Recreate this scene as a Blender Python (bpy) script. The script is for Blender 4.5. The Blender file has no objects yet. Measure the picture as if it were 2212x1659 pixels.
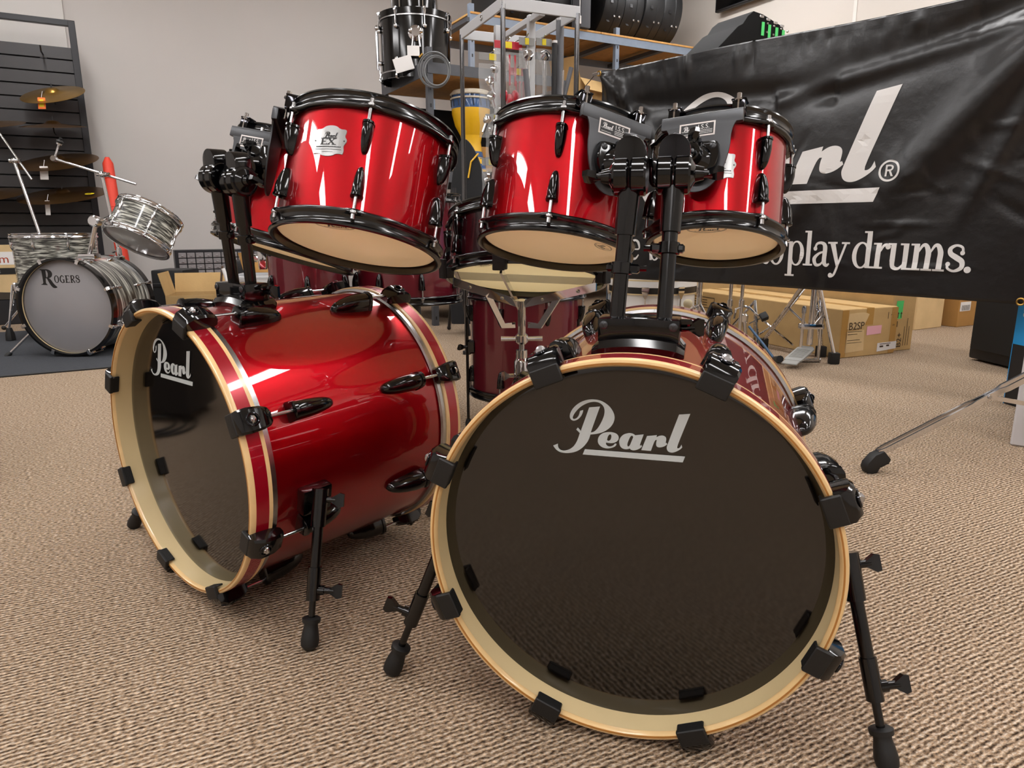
import bpy, bmesh, math, random
from mathutils import Vector as V, Matrix
from mathutils.geometry import tessellate_polygon
random.seed(7)
PI = math.pi
scn = bpy.context.scene
COL = scn.collection

# ------------------------------------------------------------------ camera
FPX, PITCH, ROLL, CH = 1504.63, 0.223077, -0.002186, 0.7593
W, H = 2212.0, 1659.0
_f = V((0, math.cos(PITCH), -math.sin(PITCH)))
_r0 = V((1, 0, 0)); _u0 = _r0.cross(_f)
CR = _r0 * math.cos(ROLL) + _u0 * math.sin(ROLL)
CU = _u0 * math.cos(ROLL) - _r0 * math.sin(ROLL)
CF = _f
CC = V((0, 0, CH))
cd = bpy.data.cameras.new('camera'); cam = bpy.data.objects.new('camera', cd); COL.objects.link(cam)
cd.sensor_width = 36.0; cd.sensor_fit = 'HORIZONTAL'; cd.lens = FPX / W * 36.0
cd.clip_start = 0.02; cd.clip_end = 100
cam.matrix_world = Matrix(((CR.x, CU.x, -CF.x, CC.x), (CR.y, CU.y, -CF.y, CC.y), (CR.z, CU.z, -CF.z, CC.z), (0, 0, 0, 1)))
scn.camera = cam
# ------------------------------------------------------------------ world, exposure
w = bpy.data.worlds.new('world'); scn.world = w; w.use_nodes = True
w.node_tree.nodes['Background'].inputs[0].default_value = (0.55, 0.56, 0.6, 1)
w.node_tree.nodes['Background'].inputs[1].default_value = 0.03
vs = scn.view_settings
vs.view_transform = 'Standard'; vs.look = 'None'; vs.gamma = 1.0; vs.use_curve_mapping = False
vs.exposure = 0.0
LAMP = 26.0            # strength of the ceiling strip lights


def ray(px, py):
    return CR * ((px - W / 2) / FPX) + CU * (-(py - H / 2) / FPX) + CF


def at(px, py, Y):
    """world point seen at a photo pixel, standing at depth Y"""
    d = ray(px, py); return CC + d * (Y / d.y)


def gnd(px, py, z=0.0):
    d = ray(px, py); return CC + d * ((z - CH) / d.z)


UW = V((0.873, 0.488, 0)).normalized()     # along the back wall
VW = V((-0.488, 0.873, 0)).normalized()    # into the back wall
CORNER = V((1.754, 9.14, 0)) + VW * 0.42
CEIL = 3.45


# ------------------------------------------------------------------ materials
def lin(c):
    if isinstance(c, str):
        c = [int(c[i:i + 2], 16) / 255 for i in (0, 2, 4)]
    return tuple((x / 12.92 if x <= 0.04045 else ((x + 0.055) / 1.055) ** 2.4) for x in c) + (1.0,)


MATS = {}


def mat(name, col, rough=0.5, metal=0.0, coat=0.0, coat_r=0.03, noise=0, nscale=20, bump=0.0, bscale=80, emit=None, trans=0.0, ior=1.5, alpha=1.0, spec=0.5, sheen=0.0):
    m = bpy.data.materials.new(name); m.use_nodes = True
    nt = m.node_tree; b = nt.nodes['Principled BSDF']
    c = lin(col)
    b.inputs['Base Color'].default_value = c
    b.inputs['Roughness'].default_value = rough
    b.inputs['Metallic'].default_value = metal
    b.inputs['Coat Weight'].default_value = coat
    b.inputs['Coat Roughness'].default_value = coat_r
    b.inputs['Transmission Weight'].default_value = trans
    b.inputs['IOR'].default_value = ior
    b.inputs['Alpha'].default_value = alpha
    b.inputs['Specular IOR Level'].default_value = spec
    if emit:
        b.inputs['Emission Color'].default_value = lin(emit[0]); b.inputs['Emission Strength'].default_value = emit[1]
    if noise or bump:
        tc = nt.nodes.new('ShaderNodeTexCoord')
        if noise:
            n = nt.nodes.new('ShaderNodeTexNoise'); n.inputs['Scale'].default_value = nscale; n.inputs['Detail'].default_value = 5
            nt.links.new(tc.outputs['Object'], n.inputs['Vector'])
            mp = nt.nodes.new('ShaderNodeMapRange'); mp.inputs[1].default_value = 0.3; mp.inputs[2].default_value = 0.7
            mp.inputs[3].default_value = 1 - noise; mp.inputs[4].default_value = 1 + noise
            nt.links.new(n.outputs['Fac'], mp.inputs[0])
            mx = nt.nodes.new('ShaderNodeMix'); mx.data_type = 'RGBA'; mx.blend_type = 'MULTIPLY'; mx.inputs[0].default_value = 1
            mx.inputs[6].default_value = c
            nt.links.new(mp.outputs[0], mx.inputs[7]); nt.links.new(mx.outputs[2], b.inputs['Base Color'])
        if bump:
            n2 = nt.nodes.new('ShaderNodeTexNoise'); n2.inputs['Scale'].default_value = bscale; n2.inputs['Detail'].default_value = 4
            nt.links.new(tc.outputs['Object'], n2.inputs['Vector'])
            bp = nt.nodes.new('ShaderNodeBump'); bp.inputs['Strength'].default_value = bump; bp.inputs['Distance'].default_value = 0.01
            nt.links.new(n2.outputs['Fac'], bp.inputs['Height']); nt.links.new(bp.outputs['Normal'], b.inputs['Normal'])
    MATS[name] = m
    return m


def carpet_mat():
    m = bpy.data.materials.new('ribbed_carpet'); m.use_nodes = True; nt = m.node_tree; b = nt.nodes['Principled BSDF']
    N = nt.nodes.new; L = nt.links.new
    tc = N('ShaderNodeTexCoord')
    mp = N('ShaderNodeMapping'); mp.inputs['Rotation'].default_value = (0, 0, RIB_ANGLE); L(tc.outputs['Object'], mp.inputs['Vector'])
    # wavering of the ribs
    nz = N('ShaderNodeTexNoise'); nz.inputs['Scale'].default_value = 46; nz.inputs['Detail'].default_value = 4; L(mp.outputs[0], nz.inputs['Vector'])
    sep = N('ShaderNodeSeparateXYZ'); L(mp.outputs[0], sep.inputs[0])
    wob = N('ShaderNodeMath'); wob.operation = 'MULTIPLY_ADD'; wob.inputs[1].default_value = 0.0115; L(nz.outputs['Fac'], wob.inputs[0]); L(sep.outputs['Y'], wob.inputs[2])
    ph = N('ShaderNodeMath'); ph.operation = 'MULTIPLY'; ph.inputs[1].default_value = 2 * PI / 0.0096; L(wob.outputs[0], ph.inputs[0])
    sn = N('ShaderNodeMath'); sn.operation = 'SINE'; L(ph.outputs[0], sn.inputs[0])
    # loops along each rib
    mp2 = N('ShaderNodeMapping'); mp2.inputs['Scale'].default_value = (120, 230, 60); L(mp.outputs[0], mp2.inputs['Vector'])
    lp = N('ShaderNodeTexNoise'); lp.inputs['Scale'].default_value = 1.0; lp.inputs['Detail'].default_value = 2.5; L(mp2.outputs[0], lp.inputs['Vector'])
    h1 = N('ShaderNodeMath'); h1.operation = 'MULTIPLY_ADD'; h1.inputs[1].default_value = 0.21; h1.inputs[2].default_value = 0.5; L(sn.outputs[0], h1.inputs[0])
    h2 = N('ShaderNodeMath'); h2.operation = 'MULTIPLY_ADD'; h2.inputs[1].default_value = 1.4; L(lp.outputs['Fac'], h2.inputs[0])
    h3 = N('ShaderNodeMath'); h3.operation = 'SUBTRACT'; h3.inputs[1].default_value = 0.70
    L(h1.outputs[0], h2.inputs[2]); L(h2.outputs[0], h3.inputs[0])
    cr = N('ShaderNodeValToRGB'); e = cr.color_ramp.elements
    e[0].position = 0.12; e[0].color = lin('3d3024'); e[1].position = 0.88; e[1].color = lin('e0d0bb')
    a = e.new(0.34); a.color = lin('7d6a56'); a = e.new(0.55); a.color = lin('aa967f')
    L(h3.outputs[0], cr.inputs[0])
    # yarn colour flecks, warm rust and grey
    fl = N('ShaderNodeTexNoise'); fl.inputs['Scale'].default_value = 210; fl.inputs['Detail'].default_value = 1; L(mp.outputs[0], fl.inputs['Vector'])
    fr = N('ShaderNodeValToRGB'); fe = fr.color_ramp.elements
    fe[0].position = 0.34; fe[0].color = (0.88, 0.90, 0.95, 1); fe[1].position = 0.66; fe[1].color = (1.08, 0.97, 0.86, 1)
    L(fl.outputs['Fac'], fr.inputs[0])
    mx = N('ShaderNodeMix'); mx.data_type = 'RGBA'; mx.blend_type = 'MULTIPLY'; mx.inputs[0].default_value = 1
    L(cr.outputs[0], mx.inputs[6]); L(fr.outputs[0], mx.inputs[7]); L(mx.outputs[2], b.inputs['Base Color'])
    b.inputs['Roughness'].default_value = 0.95; b.inputs['Specular IOR Level'].default_value = 0.15
    bp = N('ShaderNodeBump'); bp.inputs['Strength'].default_value = 0.9; bp.inputs['Distance'].default_value = 0.006
    L(h3.outputs[0], bp.inputs['Height']); L(bp.outputs['Normal'], b.inputs['Normal'])
    return m


def wrap_mat(name, lo, mid, hi, zscale=70, rscale=6):
    """streaky onyx drum wrap; streaks run round the shell"""
    m = bpy.data.materials.new(name); m.use_nodes = True; nt = m.node_tree; b = nt.nodes['Principled BSDF']
    N = nt.nodes.new; L = nt.links.new
    tc = N('ShaderNodeTexCoord'); mp = N('ShaderNodeMapping'); mp.inputs['Scale'].default_value = (rscale, rscale, zscale); L(tc.outputs['Object'], mp.inputs['Vector'])
    nz = N('ShaderNodeTexNoise'); nz.inputs['Scale'].default_value = 1; nz.inputs['Detail'].default_value = 4; nz.inputs['Distortion'].default_value = 0.6; L(mp.outputs[0], nz.inputs['Vector'])
    cr = N('ShaderNodeValToRGB'); e = cr.color_ramp.elements
    e[0].position = 0.40; e[0].color = lin(lo); e[1].position = 0.64; e[1].color = lin(hi); a = e.new(0.5); a.color = lin(mid)
    L(nz.outputs['Fac'], cr.inputs[0]); L(cr.outputs[0], b.inputs['Base Color'])
    b.inputs['Roughness'].default_value = 0.35; b.inputs['Coat Weight'].default_value = 0.8; b.inputs['Coat Roughness'].default_value = 0.05
    MATS[name] = m
    return m


def cardboard_mat(name, col):
    return mat(name, col, rough=0.85, noise=0.06, nscale=9, bump=0.08, bscale=60, spec=0.2)


def head_mat(name, col, rough, thru=0.6):
    """thin drum skin: lets some of the light above through"""
    m = mat(name, col, rough, spec=0.5); nt = m.node_tree; b = nt.nodes['Principled BSDF']
    t = nt.nodes.new('ShaderNodeBsdfTranslucent'); t.inputs['Color'].default_value = lin(col)
    mx = nt.nodes.new('ShaderNodeMixShader'); mx.inputs[0].default_value = thru
    out = nt.nodes['Material Output']
    nt.links.new(b.outputs[0], mx.inputs[1]); nt.links.new(t.outputs[0], mx.inputs[2]); nt.links.new(mx.outputs[0], out.inputs['Surface'])
    return m


RIB_ANGLE = math.radians(-27)
M_CARPET = carpet_mat()
M_WALL = mat('grey_wall_paint', 'cbc6c2', 0.75, noise=0.012, nscale=1.2, bump=0.03, bscale=140, spec=0.25)
M_WALLR = mat('beige_wall_paint', 'cfc8c0', 0.75, noise=0.012, nscale=1.2, bump=0.03, bscale=140, spec=0.25)
M_CEIL = mat('ceiling_white', 'd0cecb', 0.9, noise=0.03, nscale=8)
M_RED = mat('red_metallic_lacquer', 'a80012', 0.36, metal=0.9, coat=1.0, coat_r=0.012)
M_RED.node_tree.nodes['Principled BSDF'].inputs['Coat IOR'].default_value = 1.6
M_DRED = mat('dark_wine_wrap', '64101f', 0.3, metal=0.25, coat=1.0, coat_r=0.03)
M_INLAY = mat('red_hoop_inlay', 'a00a20', 0.25, metal=0.3, coat=1.0, coat_r=0.03)
M_BLACK = mat('black_gloss_metal', '050506', 0.1, spec=0.55)
M_HOOP = mat('black_nickel_hoop', '070708', 0.17, spec=0.75)
M_BNICK = mat('smoked_chrome', '38383b', 0.09, metal=0.95)
M_RUBBER = mat('black_rubber', '0c0c0c', 0.55, bump=0.05, bscale=200)
M_POST = mat('black_post_enamel', '060505', 0.22, spec=0.5)
M_CHROME = mat('chrome', 'd8d8da', 0.07, metal=1.0)
M_STEEL = mat('satin_steel', 'b9b9ba', 0.25, metal=1.0, noise=0.05, nscale=40)
M_GREYM = mat('grey_bracket_steel', '4a4b4d', 0.35, metal=0.75)
M_MAPLE = mat('maple_hoop_inside', 'dcc596', 0.4, coat=0.35, coat_r=0.15, noise=0.05, nscale=6, bump=0.03, bscale=60)
M_EDGE = mat('maple_hoop_edge', 'e4c088', 0.35, coat=0.6, coat_r=0.1, noise=0.06, nscale=30)
M_PLY = mat('dark_ply_line', 'a86f2c', 0.4, coat=0.5)
M_HEAD = head_mat('clear_tom_head', 'f6e0be', 0.1, 0.62)
M_HEADW = head_mat('coated_white_head', 'f2eee6', 0.6, 0.8)
M_HEADS = head_mat('snare_side_head', 'efe2b8', 0.12)
M_HEADB = mat('black_gloss_head', '0d0a08', 0.07, spec=0.85)
M_HEADG = mat('frosted_grey_head', '8f8d90', 0.35, coat=0.6, coat_r=0.12, noise=0.04, nscale=5)
M_SILVER = mat('silver_print', 'c9d2d6', 0.4, metal=0.2)
M_BADGE = mat('brushed_badge', 'a9a9a8', 0.28, metal=0.95)
M_BADGEK = mat('badge_black_print', '121212', 0.4)
M_WHITE = mat('white_print', 'd9d7d5', 0.5)
M_LOGO = mat('banner_print_white', 'cfccc9', 0.55)
M_VINYL = mat('black_vinyl', '0b0a0b', 0.3, bump=0.25, bscale=16, spec=0.6)
M_CARD = cardboard_mat('cardboard_tan', 'c0a06e')
M_CARD2 = cardboard_mat('cardboard_brown', 'a97f49')
M_CARD3 = cardboard_mat('cardboard_pale', 'd3b789')
M_TAPE = mat('packing_tape', 'b48a4c', 0.25, coat=0.4)
M_DARKM = mat('dark_grey_shelf_steel', '4d4f54', 0.45, metal=0.3, noise=0.05, nscale=15)
M_BLUEM = mat('blue_grey_shelf_steel', '7c8898', 0.45, metal=0.2, noise=0.06, nscale=15)
M_GREYP = mat('light_grey_powder_coat', 'b7b8ba', 0.45)
M_PLYW = mat('particle_board', 'b98a4e', 0.8, noise=0.12, nscale=30)
M_SLAT = mat('black_slatwall_laminate', '2b292b', 0.42, coat=0.15, coat_r=0.3)
M_FRAMEB = mat('black_steel_frame', '2a2a2d', 0.4, metal=0.3)
M_BRASS = mat('cymbal_bronze', 'b08a45', 0.3, metal=0.95, noise=0.1, nscale=14)
M_BRASSD = mat('dark_cymbal_bronze', '7a5a36', 0.33, metal=0.9, noise=0.15, nscale=14)
M_CASE = mat('black_hard_case', '17181a', 0.5, bump=0.06, bscale=120)
M_BAG = mat('black_nylon_bag', '16171a', 0.8, bump=0.15, bscale=200)
M_ONYX = wrap_mat('black_onyx_wrap', '161613', '63635c', 'd0d0c6', 75, 5)
M_ONYX2 = wrap_mat('black_onyx_wrap_upright', '191916', '6a6a62', 'cacabf', 110, 12)
M_MAT = mat('dark_grey_floor_mat', '45474b', 0.95, noise=0.15, nscale=180, bump=0.3, bscale=300, spec=0.1)
M_RED2 = mat('red_nylon', 'd63a22', 0.55, bump=0.2, bscale=40)
M_YEL = mat('djembe_yellow', 'e8b414', 0.35, coat=0.5, noise=0.05, nscale=12)
M_BLUE = mat('djembe_blue', '1f4f86', 0.35, coat=0.5, noise=0.25, nscale=18)
M_SKIN = mat('goat_skin', 'd9d0bd', 0.7, noise=0.06, nscale=12)
M_GREEN = mat('green_tape', '4fd070', 0.5)
M_PINK = mat('pink_label', 'e2a9b4', 0.6)
M_INK = mat('brown_box_print', '3d2c18', 0.8)
M_SKY = mat('blue_box_print', '1490d2', 0.5)
M_LABEL = mat('white_paper_label', 'e6e4e2', 0.7)
M_GREYBOX = mat('light_grey_carton', 'c2bfc0', 0.6, noise=0.02, nscale=5)
M_BLACKBOX = mat('black_carton', '121215', 0.5)
M_SPK = mat('black_speaker_grille', '0f1012', 0.6, bump=0.3, bscale=900)
M_CLEAR = mat('clear_plastic_tote', 'd5d8da', 0.25, trans=0.0, alpha=0.55)
M_POUCH = mat('clear_pouch', 'cdd0d0', 0.15, alpha=0.2, spec=0.8)
M_HCARD = mat('grey_header_card', '8d8d8b', 0.6)
M_MATTEK = mat('matte_black_case', '0b0b0c', 0.8, spec=0.2)
M_FOOTPL = mat('cast_footplate', '9b9b97', 0.5, metal=0.4)
M_SNARE = mat('deep_wine_lacquer', '2c060e', 0.25, metal=0.2, coat=1.0, coat_r=0.04)
M_RED3 = mat('red_plastic', 'b2182c', 0.35, coat=0.5)
M_ORANGE = mat('orange_tag', 'ff7a2a', 0.5)
M_YELT = mat('yellow_sticker', 'e8d21c', 0.5)
M_WHITED = mat('white_drum_wrap', 'f0f0ee', 0.3, coat=0.6)
M_DARKHOOP = mat('worn_black_wood_hoop', '1c1a17', 0.45, noise=0.5, nscale=20)
M_BEAT = mat('felt_beater', 'cfc3a2', 0.95)
M_TUBER = mat('copper_tag_foil', 'b5482c', 0.35, metal=0.5)
M_DRAWER = mat('smoky_drawer_plastic', '8b8687', 0.4, noise=0.25, nscale=25)


# ------------------------------------------------------------------ mesh helpers
class MB:
    def __init__(self):
        self.v = []; self.f = []

    def add(self, vs_, fs_, M=None):
        o = len(self.v)
        self.v += [tuple(M @ V(p)) if M else tuple(p) for p in vs_]
        self.f += [tuple(i + o for i in q) for q in fs_]
        return self

    def box(self, c, s, M=None, bev=0.0, seg=1):
        c = V(c)
        if bev <= 0:
            x, y, z = [k / 2 for k in s]
            vs_ = [c + V((a * x, b * y, d * z)) for a in (-1, 1) for b in (-1, 1) for d in (-1, 1)]
            fs_ = [(0, 1, 3, 2), (4, 6, 7, 5), (0, 4, 5, 1), (2, 3, 7, 6), (0, 2, 6, 4), (1, 5, 7, 3)]
            return self.add(vs_, fs_, M)
        bm = bmesh.new(); bmesh.ops.create_cube(bm, size=1)
        for q in bm.verts: q.co = V((q.co.x * s[0], q.co.y * s[1], q.co.z * s[2])) + c
        bmesh.ops.bevel(bm, geom=bm.edges[:], offset=bev, segments=seg, profile=0.7, affect='EDGES')
        bm.verts.index_update()
        self.add([q.co.copy() for q in bm.verts], [[q.index for q in fc.verts] for fc in bm.faces], M); bm.free()
        return self

    def lathe(self, prof, n=48, M=None, closed=False, rfun=None):
        """prof: (r,z) pairs round z; closed joins last to first"""
        vs_ = []; idx = []
        for (r, z) in prof:
            if r < 1e-6:
                idx.append([len(vs_)] * n); vs_.append((0, 0, z))
            else:
                row = []
                for k in range(n):
                    a = 2 * PI * k / n; rr = r + (rfun(a, r, z) if rfun else 0)
                    row.append(len(vs_)); vs_.append((rr * math.cos(a), rr * math.sin(a), z))
                idx.append(row)
        fs_ = []
        m = len(prof)
        for i in range(m if closed else m - 1):
            A = idx[i]; B = idx[(i + 1) % m]
            for k in range(n):
                q = [A[k], A[(k + 1) % n], B[(k + 1) % n], B[k]]
                p = []
                for t in q:
                    if t not in p: p.append(t)
                if len(p) >= 3: fs_.append(tuple(p))
        return self.add(vs_, fs_, M)

    def cyl(self, p0, p1, r0, r1=None, n=16, cap=True):
        p0 = V(p0); p1 = V(p1); r1 = r0 if r1 is None else r1
        M = frame(p0, p1 - p0); L = (p1 - p0).length
        prof = [(r0, 0), (r1, L)]
        if cap: prof = [(0, 0)] + prof + [(0, L)]
        return self.lathe(prof, n, M)

    def tube(self, path, r, n=10, cap=True):
        path = [V(p) for p in path]
        rs = r if isinstance(r, (list, tuple)) else [r] * len(path)
        rings = []; t = (path[1] - path[0]).normalized()
        x = t.orthogonal().normalized()
        vs_ = []; fs_ = []
        for i, p in enumerate(path):
            if i == 0: d = path[1] - path[0]
            elif i == len(path) - 1: d = path[-1] - path[-2]
            else: d = (path[i + 1] - path[i]).normalized() + (path[i] - path[i - 1]).normalized()
            d = d.normalized(); x = (x - d * x.dot(d)).normalized(); y = d.cross(x)
            rings.append(range(len(vs_), len(vs_) + n))
            vs_ += [p + (x * math.cos(2 * PI * k / n) + y * math.sin(2 * PI * k / n)) * rs[i] for k in range(n)]
        for a, b in zip(rings[:-1], rings[1:]):
            for k in range(n): fs_.append((a[k], a[(k + 1) % n], b[(k + 1) % n], b[k]))
        if cap: fs_ += [tuple(reversed(rings[0])), tuple(rings[-1])]
        return self.add(vs_, fs_)

    def loft(self, rings, M=None, cap=True):
        n = len(rings[0]); vs_ = [p for r_ in rings for p in r_]; fs_ = []
        for i in range(len(rings) - 1):
            for k in range(n): fs_.append((i * n + k, i * n + (k + 1) % n, (i + 1) * n + (k + 1) % n, (i + 1) * n + k))
        if cap: fs_ += [tuple(range(n - 1, -1, -1)), tuple((len(rings) - 1) * n + k for k in range(n))]
        return self.add(vs_, fs_, M)

    def prism(self, outline, h, M=None, bev=0.0):
        """2-D outline in xy pulled up z by h"""
        n = len(outline)
        vs_ = [(x, y, 0) for x, y in outline] + [(x, y, h) for x, y in outline]
        fs_ = [tuple(range(n - 1, -1, -1)), tuple(range(n, 2 * n))] + [(k, (k + 1) % n, n + (k + 1) % n, n + k) for k in range(n)]
        if bev > 0:
            bm = bmesh.new(); bv = [bm.verts.new(p) for p in vs_]
            for q in fs_: bm.faces.new([bv[i] for i in q])
            bm.normal_update()
            es = [e for e in bm.edges if len(e.link_faces) == 2 and e.calc_face_angle(0) > 0.5]
            bmesh.ops.bevel(bm, geom=es, offset=bev, segments=2, profile=0.7, affect='EDGES'); bm.verts.index_update()
            self.add([q.co.copy() for q in bm.verts], [[q.index for q in fc.verts] for fc in bm.faces], M); bm.free()
            return self
        return self.add(vs_, fs_, M)

    def ball(self, c, r, M=None, n=14, sz=(1, 1, 1)):
        c = V(c); m = n // 2
        prof = [(r * math.sin(PI * i / m), -r * math.cos(PI * i / m)) for i in range(m + 1)]
        prof[0] = (0, -r); prof[-1] = (0, r)
        T = Matrix.Translation(c) @ Matrix.Diagonal((sz[0], sz[1], sz[2], 1))
        return self.lathe(prof, n, (M @ T) if M else T)

    def torus(self, R, r, M=None, n=40, m=8, a0=0, a1=2 * PI):
        vs_ = []; fs_ = []
        full = abs(a1 - a0 - 2 * PI) < 1e-6
        k_ = n if full else n + 1
        for i in range(k_):
            a = a0 + (a1 - a0) * i / n
            for j in range(m):
                b = 2 * PI * j / m
                vs_.append(((R + r * math.cos(b)) * math.cos(a), (R + r * math.cos(b)) * math.sin(a), r * math.sin(b)))
        for i in range(n):
            i2 = (i + 1) % k_
            for j in range(m): fs_.append((i * m + j, i2 * m + j, i2 * m + (j + 1) % m, i * m + (j + 1) % m))
        return self.add(vs_, fs_, M)

    def mesh(self, name, m, ang=35):
        me = bpy.data.meshes.new(name); me.from_pydata(self.v, [], self.f)
        bm = bmesh.new(); bm.from_mesh(me); bmesh.ops.recalc_face_normals(bm, faces=bm.faces[:]); bm.to_mesh(me); bm.free()
        if m: me.materials.append(m)
        if ang > 0:
            me.polygons.foreach_set('use_smooth', [True] * len(me.polygons))
            me.set_sharp_from_angle(angle=math.radians(ang))
        me.update()
        return me

    def build(self, name, m, parent=None, M=None, ang=35):
        return inst(name, self.mesh(name, m, ang), parent, M)


def inst(name, me, parent=None, M=None):
    o = bpy.data.objects.new(name, me); COL.objects.link(o)
    if parent is not None: o.parent = parent
    if M is not None: o.matrix_local = M
    return o


def frame(o, z, x=None):
    z = V(z).normalized()
    if x is None: x = z.orthogonal()
    x = V(x); x = (x - z * x.dot(z)).normalized(); y = z.cross(x)
    o = V(o)
    return Matrix(((x.x, y.x, z.x, o.x), (x.y, y.y, z.y, o.y), (x.z, y.z, z.z, o.z), (0, 0, 0, 1)))


def rotz(a): return Matrix.Rotation(a, 4, 'Z')
def tr(x, y, z): return Matrix.Translation((x, y, z))


def tag(o, label, cat, group=None, kind=None):
    if label: o['label'] = label
    if cat: o['category'] = cat
    if group: o['group'] = group
    if kind: o['kind'] = kind
    return o


def thing(name, label, cat, M=None, group=None):
    o = bpy.data.objects.new(name, None); COL.objects.link(o); o.empty_display_size = 0.05
    if M is not None: o.matrix_world = M if isinstance(M, Matrix) else Matrix.Translation(M)
    return tag(o, label, cat, group)


def struct(name, mb, m, ang=35):
    o = mb.build(name, m, None, None, ang); o['kind'] = 'structure'
    return o


def sub_empty(name, parent, M=None):
    o = bpy.data.objects.new(name, None); COL.objects.link(o); o.parent = parent; o.empty_display_size = 0.02
    if M is not None: o.matrix_local = M
    return o


# ---- flat shapes: outlines, strokes, decals
def chaikin(pts, it=2, corner=50):
    pts = [V((p[0], p[1])) for p in pts]
    hard = []
    n = len(pts)
    for i in range(n):
        a = pts[i] - pts[i - 1]; b = pts[(i + 1) % n] - pts[i]
        hard.append(a.length < 1e-9 or b.length < 1e-9 or math.degrees(a.angle(b)) > corner)
    for _ in range(it):
        q = []; hq = []; n = len(pts)
        for i in range(n):
            if hard[i]: q.append(pts[i]); hq.append(True)
            else:
                q.append(pts[i] * 0.75 + pts[i - 1] * 0.25); hq.append(False)
                q.append(pts[i] * 0.75 + pts[(i + 1) % n] * 0.25); hq.append(False)
        pts, hard = q, hq
    return [(p.x, p.y) for p in pts]


def spline(pts, sub=6):
    pts = [V((p[0], p[1])) for p in pts]; out = []
    n = len(pts)
    for i in range(n - 1):
        p0 = pts[max(i - 1, 0)]; p1 = pts[i]; p2 = pts[i + 1]; p3 = pts[min(i + 2, n - 1)]
        for k in range(sub):
            t = k / sub
            out.append(0.5 * ((2 * p1) + (p2 - p0) * t + (2 * p0 - 5 * p1 + 4 * p2 - p3) * t * t + (3 * p1 - p0 - 3 * p2 + p3) * t ** 3))
    out.append(pts[-1])
    return out


def stroke(pts, ws, smooth=True, sub=6):
    """brush stroke with a width at each point -> outline"""
    n = len(pts)
    if not isinstance(ws, (list, tuple)): ws = [ws] * n
    c = spline(pts, sub) if smooth and n > 2 else [V((p[0], p[1])) for p in pts]
    m = len(c); L = []; R = []
    for i, p in enumerate(c):
        a = c[max(i - 1, 0)]; b = c[min(i + 1, m - 1)]; d = (b - a).normalized(); nn = V((-d.y, d.x))
        t = i / (m - 1) * (n - 1); k = min(int(t), n - 2); wd = ws[k] + (ws[k + 1] - ws[k]) * (t - k)
        L.append(p + nn * wd / 2); R.append(p - nn * wd / 2)
    return [(p.x, p.y) for p in L + R[::-1]]


def ellipse(cx, cy, rx, ry, n=40, a0=0):
    return [(cx + rx * math.cos(a0 + 2 * PI * k / n), cy + ry * math.sin(a0 + 2 * PI * k / n)) for k in range(n)]


def decal_geo(shapes, cell=None):
    """shapes: list of outlines or (outline, hole, ...) tuples; returns 2-D verts, faces cut on a grid"""
    bm = bmesh.new()
    for s in shapes:
        loops = list(s) if isinstance(s, tuple) else [s]
        loops = [[V((p[0], p[1], 0)) for p in lp] for lp in loops]
        flat = [p for lp in loops for p in lp]
        vs_ = [bm.verts.new(p) for p in flat]
        for t in tessellate_polygon(loops):
            try: bm.faces.new([vs_[i] for i in t])
            except ValueError: pass
    if cell:
        xs = [q.co.x for q in bm.verts]; ys = [q.co.y for q in bm.verts]
        for ax, lo, hi in ((0, min(xs), max(xs)), (1, min(ys), max(ys))):
            cl = cell[ax] if isinstance(cell, (tuple, list)) else cell
            if not cl: continue
            k = math.floor(lo / cl) + 1
            while k * cl < hi:
                p = V((0, 0, 0)); p[ax] = k * cl; nn = V((0, 0, 0)); nn[ax] = 1
                bmesh.ops.bisect_plane(bm, geom=bm.verts[:] + bm.edges[:] + bm.faces[:], plane_co=p, plane_no=nn, dist=1e-7)
                k += 1
    bm.verts.index_update()
    v = [(q.co.x, q.co.y) for q in bm.verts]; f = [[q.index for q in fc.verts] for fc in bm.faces]; bm.free()
    return v, f


def decal(name, shapes, fn, m, parent=None, cell=None, M=None):
    """fn maps (u, v) to a 3-D point"""
    v, f = decal_geo(shapes, cell)
    me = bpy.data.meshes.new(name); me.from_pydata([tuple(fn(a, b)) for a, b in v], [], f); me.materials.append(m); me.update()
    return inst(name, me, parent, M)


def text_geo(body, size=1.0):
    cu = bpy.data.curves.new('txt', 'FONT'); cu.body = body; cu.size = size; cu.resolution_u = 3
    o = bpy.data.objects.new('txt', cu); COL.objects.link(o)
    dg = bpy.context.evaluated_depsgraph_get(); me = bpy.data.meshes.new_from_object(o.evaluated_get(dg))
    v = [(p.co.x, p.co.y) for p in me.vertices]; f = [tuple(p.vertices) for p in me.polygons]
    bpy.data.objects.remove(o); bpy.data.curves.remove(cu); bpy.data.meshes.remove(me)
    return v, f


def text_decal(name, body, size, fn, m, parent=None, center=False, sx=1.0, shear=0.0):
    v, f = text_geo(body, size)
    if not v: return None
    ox = (min(p[0] for p in v) + max(p[0] for p in v)) / 2 if center else 0
    me = bpy.data.meshes.new(name); me.from_pydata([tuple(fn((a - ox) * sx + b * shear, b)) for a, b in v], [], f); me.materials.append(m); me.update()
    return inst(name, me, parent)


def planefn(M, off=0.0):
    return lambda a, b: M @ V((a, b, off))


def xform(shapes, sx, sy, ox, oy, shear=0.0):
    def one(lp): return [(p[0] * sx + p[1] * shear + ox, p[1] * sy + oy) for p in lp]
    return [tuple(one(lp) for lp in s) if isinstance(s, tuple) else one(s) for s in shapes]


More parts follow.
